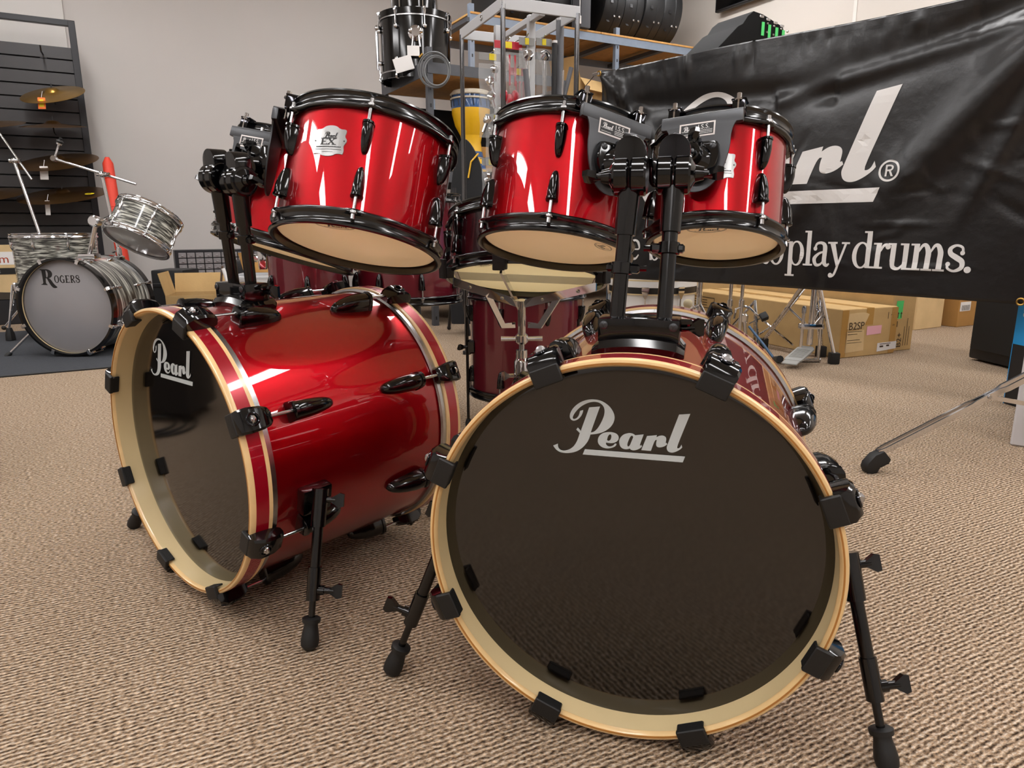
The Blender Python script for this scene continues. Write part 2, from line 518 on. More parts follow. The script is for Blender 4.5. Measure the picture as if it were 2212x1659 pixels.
# ---- script logo, traced once as outlines (width 1, baseline rule at 0)
_LG = {'stem': [(728, 375), (647, 388), (713, 183), (716, 158), (728, 120), (746, 89), (771, 57), (807, 27), (848, 9), (895, 0), (942, 2), (973, 18), (989, 36), (1000, 53), (962, 72), (963, 52), (955, 33), (939, 21), (911, 19), (874, 32), (843, 57), (820, 94), (805, 135), (796, 169), (788, 187)], 'spur': [(810, 213), (788, 187), (796, 169), (823, 195)], 'bowl': [(713, 180), (691, 187), (671, 204), (649, 238), (630, 279), (616, 319), (612, 356), (617, 381), (630, 401), (651, 415), (676, 421), (706, 419), (741, 408), (781, 385), (811, 357), (834, 327), (849, 299), (851, 283), (843, 276), (828, 280), (815, 291), (803, 311), (796, 343), (772, 352), (775, 331), (785, 307), (802, 284), (823, 268), (843, 262), (861, 267), (872, 282), (874, 300), (869, 324), (852, 357), (822, 390), (786, 416), (741, 434), (696, 440), (651, 436), (611, 419), (575, 392), (550, 357), (537, 320), (540, 283), (557, 245), (586, 214), (621, 190), (666, 173), (716, 164)], 'e': [(659, 115), (657, 142), (643, 167), (620, 185), (591, 194), (556, 197), (525, 190), (508, 175), (503, 157), (506, 139), (521, 122), (543, 111), (573, 108), (596, 111), (598, 102), (591, 89), (575, 82), (558, 84), (540, 95), (531, 109), (519, 110), (520, 96), (535, 81), (557, 71), (587, 64), (618, 68), (641, 81), (655, 100)], 'eh': [(590, 132), (585, 159), (575, 175), (565, 178), (558, 171), (559, 150), (566, 131), (580, 125)], 'a': [(501, 129), (494, 155), (475, 181), (446, 196), (417, 201), (394, 195), (384, 186), (322, 198), (345, 123), (347, 110), (342, 108), (336, 116), (331, 101), (349, 84), (373, 71), (397, 66), (415, 72), (419, 80), (432, 73), (457, 70), (480, 77), (495, 97)], 'ah': [(441, 107), (432, 140), (418, 175), (406, 181), (397, 171), (407, 142), (421, 101), (433, 93)], 'r': [(298, 187), (227, 200), (230, 183), (211, 196), (188, 201), (168, 195), (159, 181), (161, 157), (163, 144), (156, 146), (151, 135), (170, 118), (193, 108), (215, 106), (227, 113), (231, 128), (229, 152), (226, 162), (234, 162), (244, 150), (266, 74), (336, 74)], 'l': [(78, 367), (0, 378), (79, 133), (79, 112), (71, 111), (59, 119), (51, 141), (44, 121), (54, 107), (77, 89), (105, 75), (129, 74), (146, 83), (154, 103), (153, 122)], 'line': [(755, 45), (20, 53), (35, 6), (771, 1)]}
_L2 = {k: chaikin([(1 - p[0] / 1000, p[1] / 1000) for p in v]) for k, v in _LG.items()}
LOGO = [_L2['stem'], _L2['spur'], _L2['bowl'], (_L2['e'], _L2['eh']), (_L2['a'], _L2['ah']), _L2['r'], _L2['l'], _L2['line']]

# ================================================================== setting
def room(a, b, z=0.0):
    """a runs along the back wall from the far corner (negative = left), b towards it (negative = this side)"""
    return CORNER + UW * a + VW * b + V((0, 0, z))


RM = frame(CORNER, (0, 0, 1), UW)          # room frame: x along the back wall, y into it
RA, RB = -11.2, -12.2
mb = MB(); mb.add([room(RA - .2, RB - .2), room(.2, RB - .2), room(.2, .2), room(RA - .2, .2)], [(0, 1, 2, 3)])
fl = struct('floor', mb, M_CARPET, 0)
mb = MB(); mb.add([room(RA - .2, RB - .2, CEIL), room(.2, RB - .2, CEIL), room(.2, .2, CEIL), room(RA - .2, .2, CEIL)], [(3, 2, 1, 0)])
struct('ceiling', mb, M_CEIL, 0)
struct('wall_back', MB().box((RA / 2, .06, CEIL / 2), (-RA + .4, .12, CEIL), RM), M_WALL)
struct('wall_right', MB().box((.06, RB / 2, CEIL / 2), (.12, -RB, CEIL), RM), M_WALLR)
struct('wall_left', MB().box((RA - .06, RB / 2, CEIL / 2), (.12, -RB, CEIL), RM), M_WALL)
struct('wall_front', MB().box((RA / 2, RB - .06, CEIL / 2), (-RA + .4, .12, CEIL), RM), M_WALL)
struct('baseboard_right', MB().box((-.009, RB / 2, .06), (.018, -RB, .12), RM, .004), mat('beige_baseboard', 'c9c5c0', 0.5))
struct('baseboard_back', MB().box((RA / 2, -.009, .06), (-RA, .018, .12), RM, .004), mat('grey_baseboard', '55565a', 0.5))
# a shallow wall panel behind the slat board and a panel seam on the right wall
_pw = at(141, 60, 6.45); _pa = (_pw - CORNER).dot(UW)
struct('trim_1', MB().box((_pa - .6, -.02, CEIL / 2), (1.2, .04, CEIL), RM, .004), mat('pale_wall_panel', 'd4d0cc', 0.7))
_ps = at(1848, 20, 6.6); _d = ray(1848, 20)
_t = ((CORNER - CC).dot(UW)) / _d.dot(UW); _pb = (CC + _d * _t - CORNER).dot(VW)
struct('trim_2', MB().box((-.004, _pb, CEIL / 2), (.008, .035, CEIL), RM, .002), mat('pale_seam_strip', 'dad6d0', 0.5))

# ceiling strip lights (the room's own lamps, above the frame)
M_TUBE = mat('lamp_diffuser', 'ffffff', 0.5, emit=('faf8f8', LAMP))
M_LHOUS = mat('lamp_housing', 'e0e0e0', 0.5)
_ch = MB().box((0, 0, .03), (1.98, .34, .06), None, .006).mesh('housing', M_LHOUS)
_cdm = MB().box((0, 0, -.011), (1.92, .26, .022), None, .008, 2).mesh('diffuser', M_TUBE)
ROWS = [-9.15, -6.4, -3.65, -1.1]
k = 0
for ia, a in enumerate(ROWS):
    for ib in range(4):
        b = -10.1 + ib * 2.62
        t = thing('ceiling_light', 'white fluorescent strip light on the ceiling above the drums', 'ceiling light', RM @ tr(a, b, CEIL - .06) @ rotz(PI / 2), 'ceiling strip lights')
        inst('housing', _ch, t); inst('diffuser', _cdm, t)


# ================================================================== drum hardware
def half_ring(w_, h_, z, n=9, p=2.6):
    """half super-ellipse: y across, x outward"""
    r_ = []
    for k in range(n):
        a = PI * k / (n - 1); c = math.cos(a); s = math.sin(a)
        r_.append((h_ * abs(s) ** (2 / p), math.copysign(abs(c) ** (2 / p), c) * w_ / 2, z))
    r_.append((-.004, -w_ / 2, z)); r_.append((-.004, w_ / 2, z))
    return r_


def lug_mesh(m, s=1.0, ln=.078, wd=.024, ht=.024):
    secs = [(0, .22, .18), (.03, .42, .36), (.10, .60, .54), (.22, .76, .70), (.40, .90, .86), (.62, 1, .98), (.84, 1.02, 1.0), (.90, .98, .98), (.91, 1.1, 1.06), (.975, 1.1, 1.06), (1, .95, .95)]
    b = MB(); b.loft([half_ring(wd * s * w_, ht * s * h_, ln * s * t) for t, w_, h_ in secs])
    return b.mesh('lug', m, 40)


LUG = lug_mesh(M_BLACK, 1.0, .060, .022, .022)
LUGB = lug_mesh(M_BLACK, 1.0, .098, .036, .034)
LUGC = lug_mesh(M_CHROME, .8, .07, .026, .022)
LUGCW = lug_mesh(M_CHROME, .9)
WING = None


def rod_mesh(ln, m=None, head=True):
    b = MB(); b.cyl((0, 0, 0), (0, 0, ln), .0033, n=10)
    if head:
        b.lathe([(0, ln + .014), (.0042, ln + .013), (.0042, ln + .004), (.0075, ln + .003), (.008, ln), (.0075, ln - .002), (0, ln - .002)], 10)
    return b.mesh('tension_rod', m or M_STEEL)


_wing = MB()
_wing.loft([[(-.004, -.005, 0), (.004, -.005, 0), (.004, .005, 0), (-.004, .005, 0)],
            [(-.009, -.0055, .008), (.009, -.0055, .008), (.009, .0055, .008), (-.009, .0055, .008)],
            [(-.0135, -.005, .015), (.0135, -.005, .015), (.0135, .005, .015), (-.0135, .005, .015)],
            [(-.0115, -.0035, .023), (.0115, -.0035, .023), (.0115, .0035, .023), (-.0115, .0035, .023)]])
_wing.cyl((0, 0, -.012), (0, 0, .008), .006, n=12)
WING = _wing.mesh('wing_screw', M_BLACK, 40)
WINGC = _wing.mesh('wing_screw', M_CHROME, 40)
SCREW = MB().lathe([(0, .003), (.004, .0028), (.006, .0015), (.0065, 0), (0, 0)], 14).box((0, 0, .003), (.008, .0014, .0008)).box((0, 0, .003), (.0014, .008, .0008)).mesh('screw', M_GREYM)


def tom_frame(c, lean):
    ax = V((math.tan(math.radians(lean[0])), math.tan(math.radians(lean[1])), 1)).normalized()
    return frame(c, ax, V((-c[0], -c[1], 0)))      # local x looks back at the camera, y to its right


def drum(name, label, cat, M, RO, L, lugs, shell_m=None, hoop_m=None, lug_me=None, bot_m=None, top_m=None, rod_m=None, group=None,
         hoop_h=.034, dr=.0105, lugs_bot=None, lug_gap=.028, seg=64):
    """drum standing on local z=0, hoops of radius RO"""
    shell_m = shell_m or M_RED; hoop_m = hoop_m or M_HOOP; lug_me = lug_me or LUG; bot_m = bot_m or M_HEAD; top_m = top_m or M_HEADW
    t = thing(name, label, cat, M, group)
    R = RO - dr
    la = [math.radians(x) for x in lugs]
    MB().lathe([(R, .02), (R, L - .02), (R - .005, L - .016), (R - .005, .016)], seg * 2, closed=True).build('shell', shell_m, t)
    MB().lathe([(R - .0055, .017), (R - .0055, L - .017)], seg).build('shell_inside', M_MAPLE, t)

    def ears(a, r, z):
        if r < RO + .003: return 0
        d = min(abs((a - b + PI) % (2 * PI) - PI) for b in la)
        return -.0055 + .0075 * math.exp(-(d * RO / .016) ** 2)
    hp = [(RO - .009, .0008), (RO - .004, 0), (RO, .0015), (RO + .001, .005), (RO - .003, .0075), (RO - .0045, .012), (RO - .0045, hoop_h * .62), (RO - .001, hoop_h * .72),
          (RO + .0065, hoop_h * .80), (RO + .007, hoop_h * .9), (RO + .004, hoop_h), (RO - .009, hoop_h)]
    hm = MB().lathe(hp, seg * 3, closed=True, rfun=ears).mesh('hoop', hoop_m, 50)
    inst('hoop', hm, t); inst('hoop', hm, t, Matrix(((1, 0, 0, 0), (0, -1, 0, 0), (0, 0, -1, L), (0, 0, 0, 1))) if False else tr(0, 0, L) @ Matrix.Diagonal((1, 1, -1, 1)))
    for nm, mm, z0, sg in (('bottom_head', bot_m, 0, 1), ('batter_head', top_m, L, -1)):
        MB().lathe([(0, z0 + sg * .0125), (RO - .026, z0 + sg * .0125), (RO - .016, z0 + sg * .015), (RO - .0092, z0 + sg * .021), (RO - .0092, z0 + sg * .024)], seg).build(nm, mm, t)
    rl = lug_gap; rm = rod_mesh(rl + .004, rod_m); ll = .060 if lug_me is LUG else .056
    for j, (angs, z, up) in enumerate(((lugs, L, True), (lugs_bot if lugs_bot is not None else lugs, 0, False))):
        for d in angs:
            a = math.radians(d)
            if up:
                Ml = rotz(a) @ tr(R, 0, L - hoop_h - rl + .004 - ll)
                Mr = rotz(a) @ tr(RO + .0022, 0, L - hoop_h - rl + .002)
            else:
                F = Matrix.Diagonal((1, -1, -1, 1))
                Ml = rotz(a) @ tr(R, 0, hoop_h + rl - .004 + ll) @ F
                Mr = rotz(a) @ tr(RO + .0022, 0, hoop_h + rl - .002) @ F
            if lug_me is not LUG and lug_me is not LUGCW:
                pass
            inst('lug', lug_me, t, Ml); inst('tension_rod', rm, t, Mr)
    return t


def head_logo(t, RO, L, az, dist, w_, bottom=True, m=None, flip=0):
    """oval maker's mark printed on the lower head"""
    a = math.radians(az)
    z = .0118
    ux = V((-math.sin(a), math.cos(a), 0)); uy = V((-math.cos(a), -math.sin(a), 0))   # read from outside, below
    c = V((math.cos(a), math.sin(a), 0)) * dist
    def fn(u, v_): return c + ux * u + uy * (-v_) + V((0, 0, z))
    sh = [(ellipse(0, 0, w_ * .5, w_ * .27), ellipse(0, 0, w_ * .48, w_ * .25)), (ellipse(0, 0, w_ * .465, w_ * .235), ellipse(0, 0, w_ * .45, w_ * .22))]
    sh += xform(LOGO, w_ * .66, w_ * .66, -w_ * .33, -w_ * .15)
    decal('head_logo', sh, fn, m or M_BADGEK, t)


BADGE_OUT = chaikin([(-.5, -.28), (-.48, -.40), (-.3, -.38), (-.15, -.47), (.15, -.47), (.3, -.38), (.48, -.40), (.5, -.28), (.46, -.14), (.54, -.02), (.54, .06), (.46, .14), (.5, .28), (.48, .36), (.3, .35), (.15, .46), (-.15, .46), (-.3, .35), (-.48, .36), (-.5, .28), (-.46, .14), (-.54, .06), (-.54, -.02), (-.46, -.14)], 2, 80)


def badge(t, R, az, z, w_):
    a0 = math.radians(az)
    def cyl(off):
        return lambda u, v_: V(((R + off) * math.cos(a0 + u / R), (R + off) * math.sin(a0 + u / R), z + v_))
    b = decal('badge', xform([BADGE_OUT], w_, w_, 0, 0), cyl(.0016), M_BADGE, t, w_ / 10)
    sol = b.modifiers.new('thickness', 'SOLIDIFY'); sol.thickness = .0014; sol.offset = -1
    def bar(x0, y0, x1, y1): return [(x0, y0), (x1, y0), (x1, y1), (x0, y1)]
    sh = xform(LOGO, .46, .46, -.22, .07)
    # E and X with serifs
    sh += [bar(-.24, -.13, -.19, .07), bar(-.27, -.13, -.06, -.11), bar(-.27, .05, -.06, .07), bar(-.19, -.04, -.10, -.02), bar(-.075, -.13, -.06, -.08), bar(-.075, .02, -.06, .07)]
    sh += [stroke([(-.01, .06), (.17, -.12)], .05), stroke([(.17, .06), (-.02, -.12)], .018), bar(-.05, .05, .06, .07), bar(.11, .05, .23, .07), bar(-.06, -.13, .05, -.11), bar(.10, -.13, .24, -.11)]
    x = -.40
    while x < .40:
        sh.append(bar(x, -.205, x + .03, -.17)); x += .045
    x = -.42
    while x < .42:
        sh.append(bar(x, -.275, x + .02, -.255)); x += .034
    x = -.16
    while x < .16:
        sh.append(bar(x, -.35, x + .02, -.335)); x += .034
    decal('badge_print', xform(sh, w_, w_, 0, 0), cyl(.0022), M_BADGEK, b, w_ / 8)
    for sx in (-1, 1):
        decal('rivet', [ellipse(sx * w_ * .47, 0, w_ * .022, w_ * .022, 12)], cyl(.0024), M_BADGEK, b)


def iss_mount(t, R, RO, L, az, bw=.155, pw=.115, ph=.135, label_flip=False):
    """suspension plate: bar under the top hoop, tapered plate, cast bracket, sticker; local frame x right, y up, z out"""
    a = math.radians(az); off = R + .030
    er = V((math.cos(a), math.sin(a), 0)); et = V((-math.sin(a), math.cos(a), 0))
    P = frame(er * off + V((0, 0, L - .046)), er, et)
    g = sub_empty('suspension_mount', t, P)
    hw = bw / 2; w2 = pw / 2
    # plate
    out = chaikin([(-w2 - .012, 0), (-w2, -.018), (-w2, -.062), (-w2 * .72, -ph * .82), (-w2 * .3, -ph), (w2 * .3, -ph), (w2 * .72, -ph * .82), (w2, -.062), (w2, -.018), (w2 + .012, 0)], 2, 75)
    MB().prism(out, .0035, tr(0, 0, -.002), .001).build('plate', M_GREYM, g)
    # folded bar on top
    MB().box((0, .006, -.004), (bw, .024, .012), None, .004, 2).build('top_bar', M_GREYM, g)
    MB().box((0, .018, -.010), (bw, .003, .022), None, .001).build('bar_fold', M_GREYM, g)
    # sticker
    S = tr(-.006, -.013, .0022)
    w_, h_ = .068, .028
    sk = decal('sticker', [[(-w_ / 2, -h_ / 2), (w_ / 2, -h_ / 2), (w_ / 2, h_ / 2), (-w_ / 2, h_ / 2)]], planefn(S), M_STICK_E, g)
    decal('sticker_field', [[(-w_ / 2 + .003, -h_ / 2 + .003), (w_ / 2 - .003, -h_ / 2 + .003), (w_ / 2 - .003, h_ / 2 - .003), (-w_ / 2 + .003, h_ / 2 - .003)]], planefn(S, .0003), M_BADGEK, sk)
    decal('sticker_logo', xform(LOGO, .026, .026, -.029, -.003), planefn(S, .0006), M_WHITE, sk)
    text_decal('sticker_text', 'I.S.S.', .0125, planefn(S @ tr(.001, .0005, 0), .0006), M_WHITE, sk)
    rows = []
    for r_ in range(3):
        x = .001
        while x < .029: rows.append([(x, -.003 - r_ * .003), (x + .0012, -.003 - r_ * .003), (x + .0012, -.0015 - r_ * .003), (x, -.0015 - r_ * .003)]); x += .0019
    x = -.028
    while x < -.006: rows.append([(x, -.009), (x + .0012, -.009), (x + .0012, -.0078), (x, -.0078)]); x += .002
    decal('sticker_small_print', rows, planefn(S, .0006), M_WHITE, sk)
    # cast bracket
    o2 = chaikin([(-.040, -.052), (-.037, -.044), (.037, -.044), (.040, -.052), (.043, -.075), (.034, -.10), (.012, -.122), (-.012, -.122), (-.034, -.10), (-.043, -.075)], 2, 80)
    bk = MB().prism(o2, .016, tr(0, 0, .0015), .005).build('cast_bracket', M_BLACK, g)
    bb = MB(); bb.lathe([(.030, .016), (.024, .028), (.0185, .034), (.0185, .056), (.016, .058), (0, .058)], 24, tr(0, -.08, 0))
    bb.box((0, -.052, .03), (.022, .02, .024), None, .004, 2)
    bb.build('arm_socket', M_BLACK, bk)
    for sx in (-1, 1): inst('screw', SCREW, bk, tr(sx * .031, -.056, .0172))
    inst('wing_screw', WING, bk, frame((.0, -.055, .044), (0.15, 1, .2)))
    # hoop clips
    for sx in (-1, 1):
        px = sx * (hw - .016)
        # place on the hoop circle
        yy = math.sqrt(max(RO ** 2 - px ** 2, 0)) - off
        cl = MB(); cl.box((0, .036, yy + .002), (.024, .026, .022), tr(px, 0, 0), .004, 2)
        cl.box((0, .05, yy + .0), (.028, .004, .026), tr(px, 0, 0), .0015)
        c_ = cl.build('hoop_clip', M_BNICK, g)
        MB().cyl((px, .004, yy + .010), (px, .060, yy + .010), .0035, n=10).lathe([(0, .062), (.0045, .061), (.0045, .05), (.008, .049), (.008, .046), (0, .046)], 10, Matrix.Translation((px, 0, yy + .010)) @ Matrix.Rotation(-PI / 2, 4, 'X')).build('clip_screw', M_CHROME, c_)
    return g, P


M_STICK_E = mat('silver_sticker_border', 'd0c8c4', 0.35, metal=0.5)


# ---- bass drums
def hoop_profile(RO, z0, z1, th):
    s = 1 if z1 > z0 else -1
    return z0, z1


_cl = MB()
# claw: saddle over the hoop, x outward, y tangential, z to the front; origin on the hoop's outer front edge
def _rr(w_, x0, x1, z, n=3):
    c = .004
    return [(x0, -w_ / 2, z), (x1 - c, -w_ / 2, z), (x1, -w_ / 2 + c, z), (x1, w_ / 2 - c, z), (x1 - c, w_ / 2, z), (x0, w_ / 2, z)]
_cl.loft([_rr(.026, 0, .014, -.060), _rr(.034, -.001, .022, -.052), _rr(.042, -.001, .026, -.036), _rr(.046, -.001, .026, -.012), _rr(.044, -.001, .018, .002), _rr(.040, -.001, .008, .006)])
CLAW = _cl.mesh('claw_hook', M_BLACK, 40)
_cp = MB(); _cp.box((-.006, 0, .0035), (.026, .042, .008), None, .0038, 3); _cp.box((-.0165, 0, -.004), (.004, .040, .018), None, .0018)
CLAWPAD = _cp.mesh('rubber_pad', M_RUBBER, 40)
_ck = MB(); _ck.torus(.0105, .0024, frame((.026, 0, -.018), (1, 0, .12)), 20, 8)
CLAWRING = _ck.mesh('recess_rim', M_BNICK, 40)
_ck = MB(); _ck.lathe([(0, .006), (.004, .006), (.0046, .004), (.0075, .003), (.008, .0)], 12, frame((.0255, 0, -.018), (.35, 0, .9)))
CLAWSCREW = _ck.mesh('key_screw', M_STEEL, 40)


def spur(t, Mw, p0, p1, foot, wing_side, out):
    """leg: bracket at p0 on the shell, tube to p1, thinner rod to the rubber foot on the floor (world points, Mw = drum frame)"""
    I = Mw.inverted()
    g = sub_empty('spur', t)
    p0, p1, ft = I @ V(p0), I @ V(p1), I @ V(foot)
    up_w = (I.to_3x3() @ V((0, 0, 1)))
    d = (ft - p0).normalized()
    top = p0 - d * .02
    MB().cyl(top, p0 + d * .05, .0155, .0135, 18).build('knuckle', M_BLACK, g)
    MB().cyl(p0, p1, .0098, n=18).build('upper_tube', M_POST, g)
    MB().cyl(p1 - d * .03, p1 + d * .03, .0125, n=18).build('sleeve', M_BLACK, g)
    o = I.to_3x3() @ V(out); o = (o - d * o.dot(d)).normalized()
    sd = d.cross(o).normalized() * wing_side
    wb = p1 + d * .012
    MB().cyl(wb, wb + sd * .020, .009, n=14).build('sleeve_boss', M_BLACK, g)
    inst('wing_screw', WING, g, frame(wb + sd * .030, sd, d))
    MB().cyl(p1, ft - d * .02, .0062, n=14).build('lower_rod', M_POST, g)
    Mf = frame(ft, -d)
    MB().lathe([(0, 0), (.009, .001), (.0155, .008), (.0168, .018), (.015, .032), (.0125, .044), (.0125, .050), (.0165, .051), (.017, .058), (.014, .060), (.0, .060)], 20, Mf).build('rubber_foot', M_RUBBER, g)
    inst('wing_screw', WING, g, frame(p0 + sd * .022, sd, d))
    return g


def bass_drum(name, label, c, a, up, depth, logo_off, group=None, RO=.29):
    M = frame(c, a, up)                  # z to the front, x up, y to the camera's left
    t = thing(name, label, 'bass drum', M, group)
    th = .011; hw = .043; D = depth; RS = RO - .0105
    MB().lathe([(RS, -.050), (RS, -D + .050), (RS - .008, -D + .046), (RS - .008, -.046)], 160, closed=True).build('shell', M_RED, t)
    for nm, z0, s in (('front_hoop', 0, -1), ('rear_hoop', -D, 1)):
        # natural maple hoop with a rounded lip, coloured inlay let into the outside
        e = .0035
        ho = MB().lathe([(RO, z0 + s * hw * .24), (RO, z0 + s * e), (RO - .0015, z0 + s * .001), (RO - .0045, z0), (RO - th + .003, z0 + s * .0012), (RO - th, z0 + s * .006), (RO - th, z0 + s * hw), (RO, z0 + s * hw), (RO, z0 + s * hw * .82)], 160, closed=False).build(nm, M_EDGE, t)
        MB().lathe([(RO - th - .0004, z0 + s * .007), (RO - th - .0004, z0 + s * hw)], 160).build('inner_face', M_MAPLE, ho)
        MB().lathe([(RO + .0004, z0 + s * hw * .24), (RO + .0004, z0 + s * hw * .82), (RO - .003, z0 + s * hw * .82), (RO - .003, z0 + s * hw * .24)], 160, closed=True).build('inlay', M_INLAY, ho)
        MB().lathe([(RO - .0052, z0 - s * .0005), (RO - .0072, z0 - s * .0003), (RO - .0072, z0 + s * .002), (RO - .0052, z0 + s * .002)], 160, closed=True).build('ply_line', M_PLY, ho)
        MB().lathe([(RO - .003, z0 + s * hw), (RO - .003, z0 + s * (hw + .011)), (RO - .0085, z0 + s * (hw + .013)), (RO - .0085, z0 + s * hw)], 160, closed=True).build('flesh_hoop', M_STEEL, t)
    MB().lathe([(0, -hw + .004), (RO - .03, -hw + .004), (RO - .02, -hw + .0035), (RO - .0112, -hw + .0015)], 128).build('front_head', M_HEADB, t)
    MB().lathe([(0, -D + hw - .004), (RO - .03, -D + hw - .004), (RO - .018, -D + hw + .002), (RO - .0112, -D + hw + .01)], 96).build('rear_head', M_HEADW, t)
    decal('head_logo', xform(LOGO, .188, .188, logo_off[0], logo_off[1]), lambda u, v_: V((v_, -u, -hw + .0052)), M_SILVER, t)
    rm = rod_mesh(.062, M_STEEL, False)
    for k in range(8):
        R_ = rotz(math.radians(22.5 + 45 * k))
        for s, z0 in ((1, 0), (-1, -D)):
            F = R_ @ tr(RO, 0, z0)
            if s < 0: F = F @ Matrix.Diagonal((1, -1, -1, 1))
            cg = inst('claw_hook', CLAW, t, F)
            inst('rubber_pad', CLAWPAD, cg); inst('recess_rim', CLAWRING, cg); inst('key_screw', CLAWSCREW, cg)
            inst('tension_rod', rm, t, F @ tr(.011, 0, -.112))
            L_ = R_ @ tr(RS - .001, 0, z0 - s * .200)
            if s < 0: L_ = L_ @ Matrix.Diagonal((1, -1, -1, 1))
            inst('lug', LUGB, t, L_)
    return t, M

# ================================================================== the two red bass drums
CRT = V((.1537, .8938, .3010)); AR = V((-.2740, -.9612, -.0313)); UR = V((-.009, -.030, 1)).normalized()
CLT = V((-.6739, 1.3160, .3190)); AL = V((-.6441, -.7648, -.0162)); UL = V((-.010, -.012, 1)).normalized()
bassR, MR = bass_drum('bass_drum', 'red bass drum facing forward in front, black head with silver script and maple hoop', CRT, AR, UR, .522, (-.108, .140), 'red bass drums')
bassL, ML = bass_drum('bass_drum', 'red bass drum turned sideways on the left, its glossy shell side in full view', CLT, AL, UL, .522, (-.140, .137), 'red bass drums')


def paper(t, d, th, w_, h_, shapes=None):
    R = .2802
    def fn(u, v_): a = math.radians(-th) + v_ / R; return V((R * math.cos(a), R * math.sin(a), -d - u))
    return decal('paper_tag', shapes or [[(0, 0), (w_, .004), (w_ * .96, h_), (.004, h_ * .95)]], fn, M_LABEL, t, .02)


paper(bassL, .315, -3, .075, .030)
paper(bassL, .225, -4, 0, 0, [ellipse(.02, .012, .03, .012)])


def shell_pt(M, th, d, r=.2795):
    t_ = math.radians(th); return M @ V((math.cos(t_) * r, -math.sin(t_) * r, -d))


def spur_at(t, M, th, d, p0, foot, frac, ws, out):
    sp = shell_pt(M, th, d); I = M.inverted()
    n = (shell_pt(M, th, d, .4) - sp).normalized()
    g = MB()
    g.box((0, 0, .010), (.062, .052, .024), frame(sp, n, AR if M is MR else AL), .006, 2)
    g.cyl(sp, p0, .020, .016, 18)
    br = g.mesh('spur_bracket', M_BLACK); o = inst('spur_bracket', br, t); o.matrix_local = I
    foot = V(foot); p1 = p0 + (foot - p0) * frac
    spur(t, M, p0, p1, foot, ws, out)


spur_at(bassR, MR, 100, .16, at(1836, 1222, .95), (.536, .846, .0), .56, -1, (0, -1, .3))
spur_at(bassR, MR, -100, .20, at(978, 1118, 1.075), gnd(843, 1456), .57, 1, (0, -1, .3))
spur_at(bassL, ML, 102, .13, at(691, 1078, 1.215), gnd(668, 1404), .56, -1, (0, -1, .2))
spur_at(bassL, ML, -102, .13, shell_pt(ML, -102, .13, .322), gnd(286, 1139), .56, 1, (0, -1, .2))


# ================================================================== rack toms
def mk_tom(name, label, c, lean, RO, L, lugs, lugs_bot, plate_az, group='red rack toms', plate=True, **kw):
    M = tom_frame(c, lean)
    t = drum(name, label, 'tom drum', M, RO, L, lugs, lugs_bot=lugs_bot, group=group, **kw)
    g, P = iss_mount(t, RO - .0105, RO, L, plate_az)
    sock = M @ P @ V((0, -.08, .056)); sdir = (M @ P).to_3x3() @ V((0, 0, 1))
    return t, M, sock, sdir


tomA, MA, sA, dA = mk_tom('rack_tom', 'largest red tom with silver maker badge, nearest the shelves at left', (-.323, 1.474, .708), (8.8, 18), .176, .262, [-6, 54, 114, 174, 234, 294], None, -94)
badge(tomA, .1655, -30, .162, .064)
head_logo(tomA, .176, .262, -22, .128, .078)
tomB, MB_, sB, dB = mk_tom('rack_tom', 'red tom half hidden behind the badged tom, over the left bass drum', (-.617, 1.918, .682), (15.7, 11.1), .189, .290, [20, 80, 140, 200, 260, 320], None, -40)
tomC, MC, sC, dC = mk_tom('rack_tom', 'middle red tom with copper-glinting mount sticker, above the upright snare', (.089, 1.480, .704), (8.4, 15.6), .163, .262, [-7, 53, 113, 173, 233, 293], None, 27)
head_logo(tomC, .163, .262, 60, .110, .056)
tomD, MD, sD, dD = mk_tom('rack_tom', 'smallest red tom at right, in front of the black banner', (.415, 1.457, .711), (6.4, 18.4), .138, .243, [36, 96, 156, 216, 278], None, -15)
badge(tomD, .1275, -2, .125, .062)
head_logo(tomD, .138, .243, -10, .092, .076)


# ================================================================== double tom holders
def tomb_outline(w_, h_, n=10):
    r = w_ / 2
    return [(-r, -.012), (r, -.012)] + [(r * math.cos(PI * k / n), h_ - r + r * math.sin(PI * k / n)) for k in range(n + 1)]


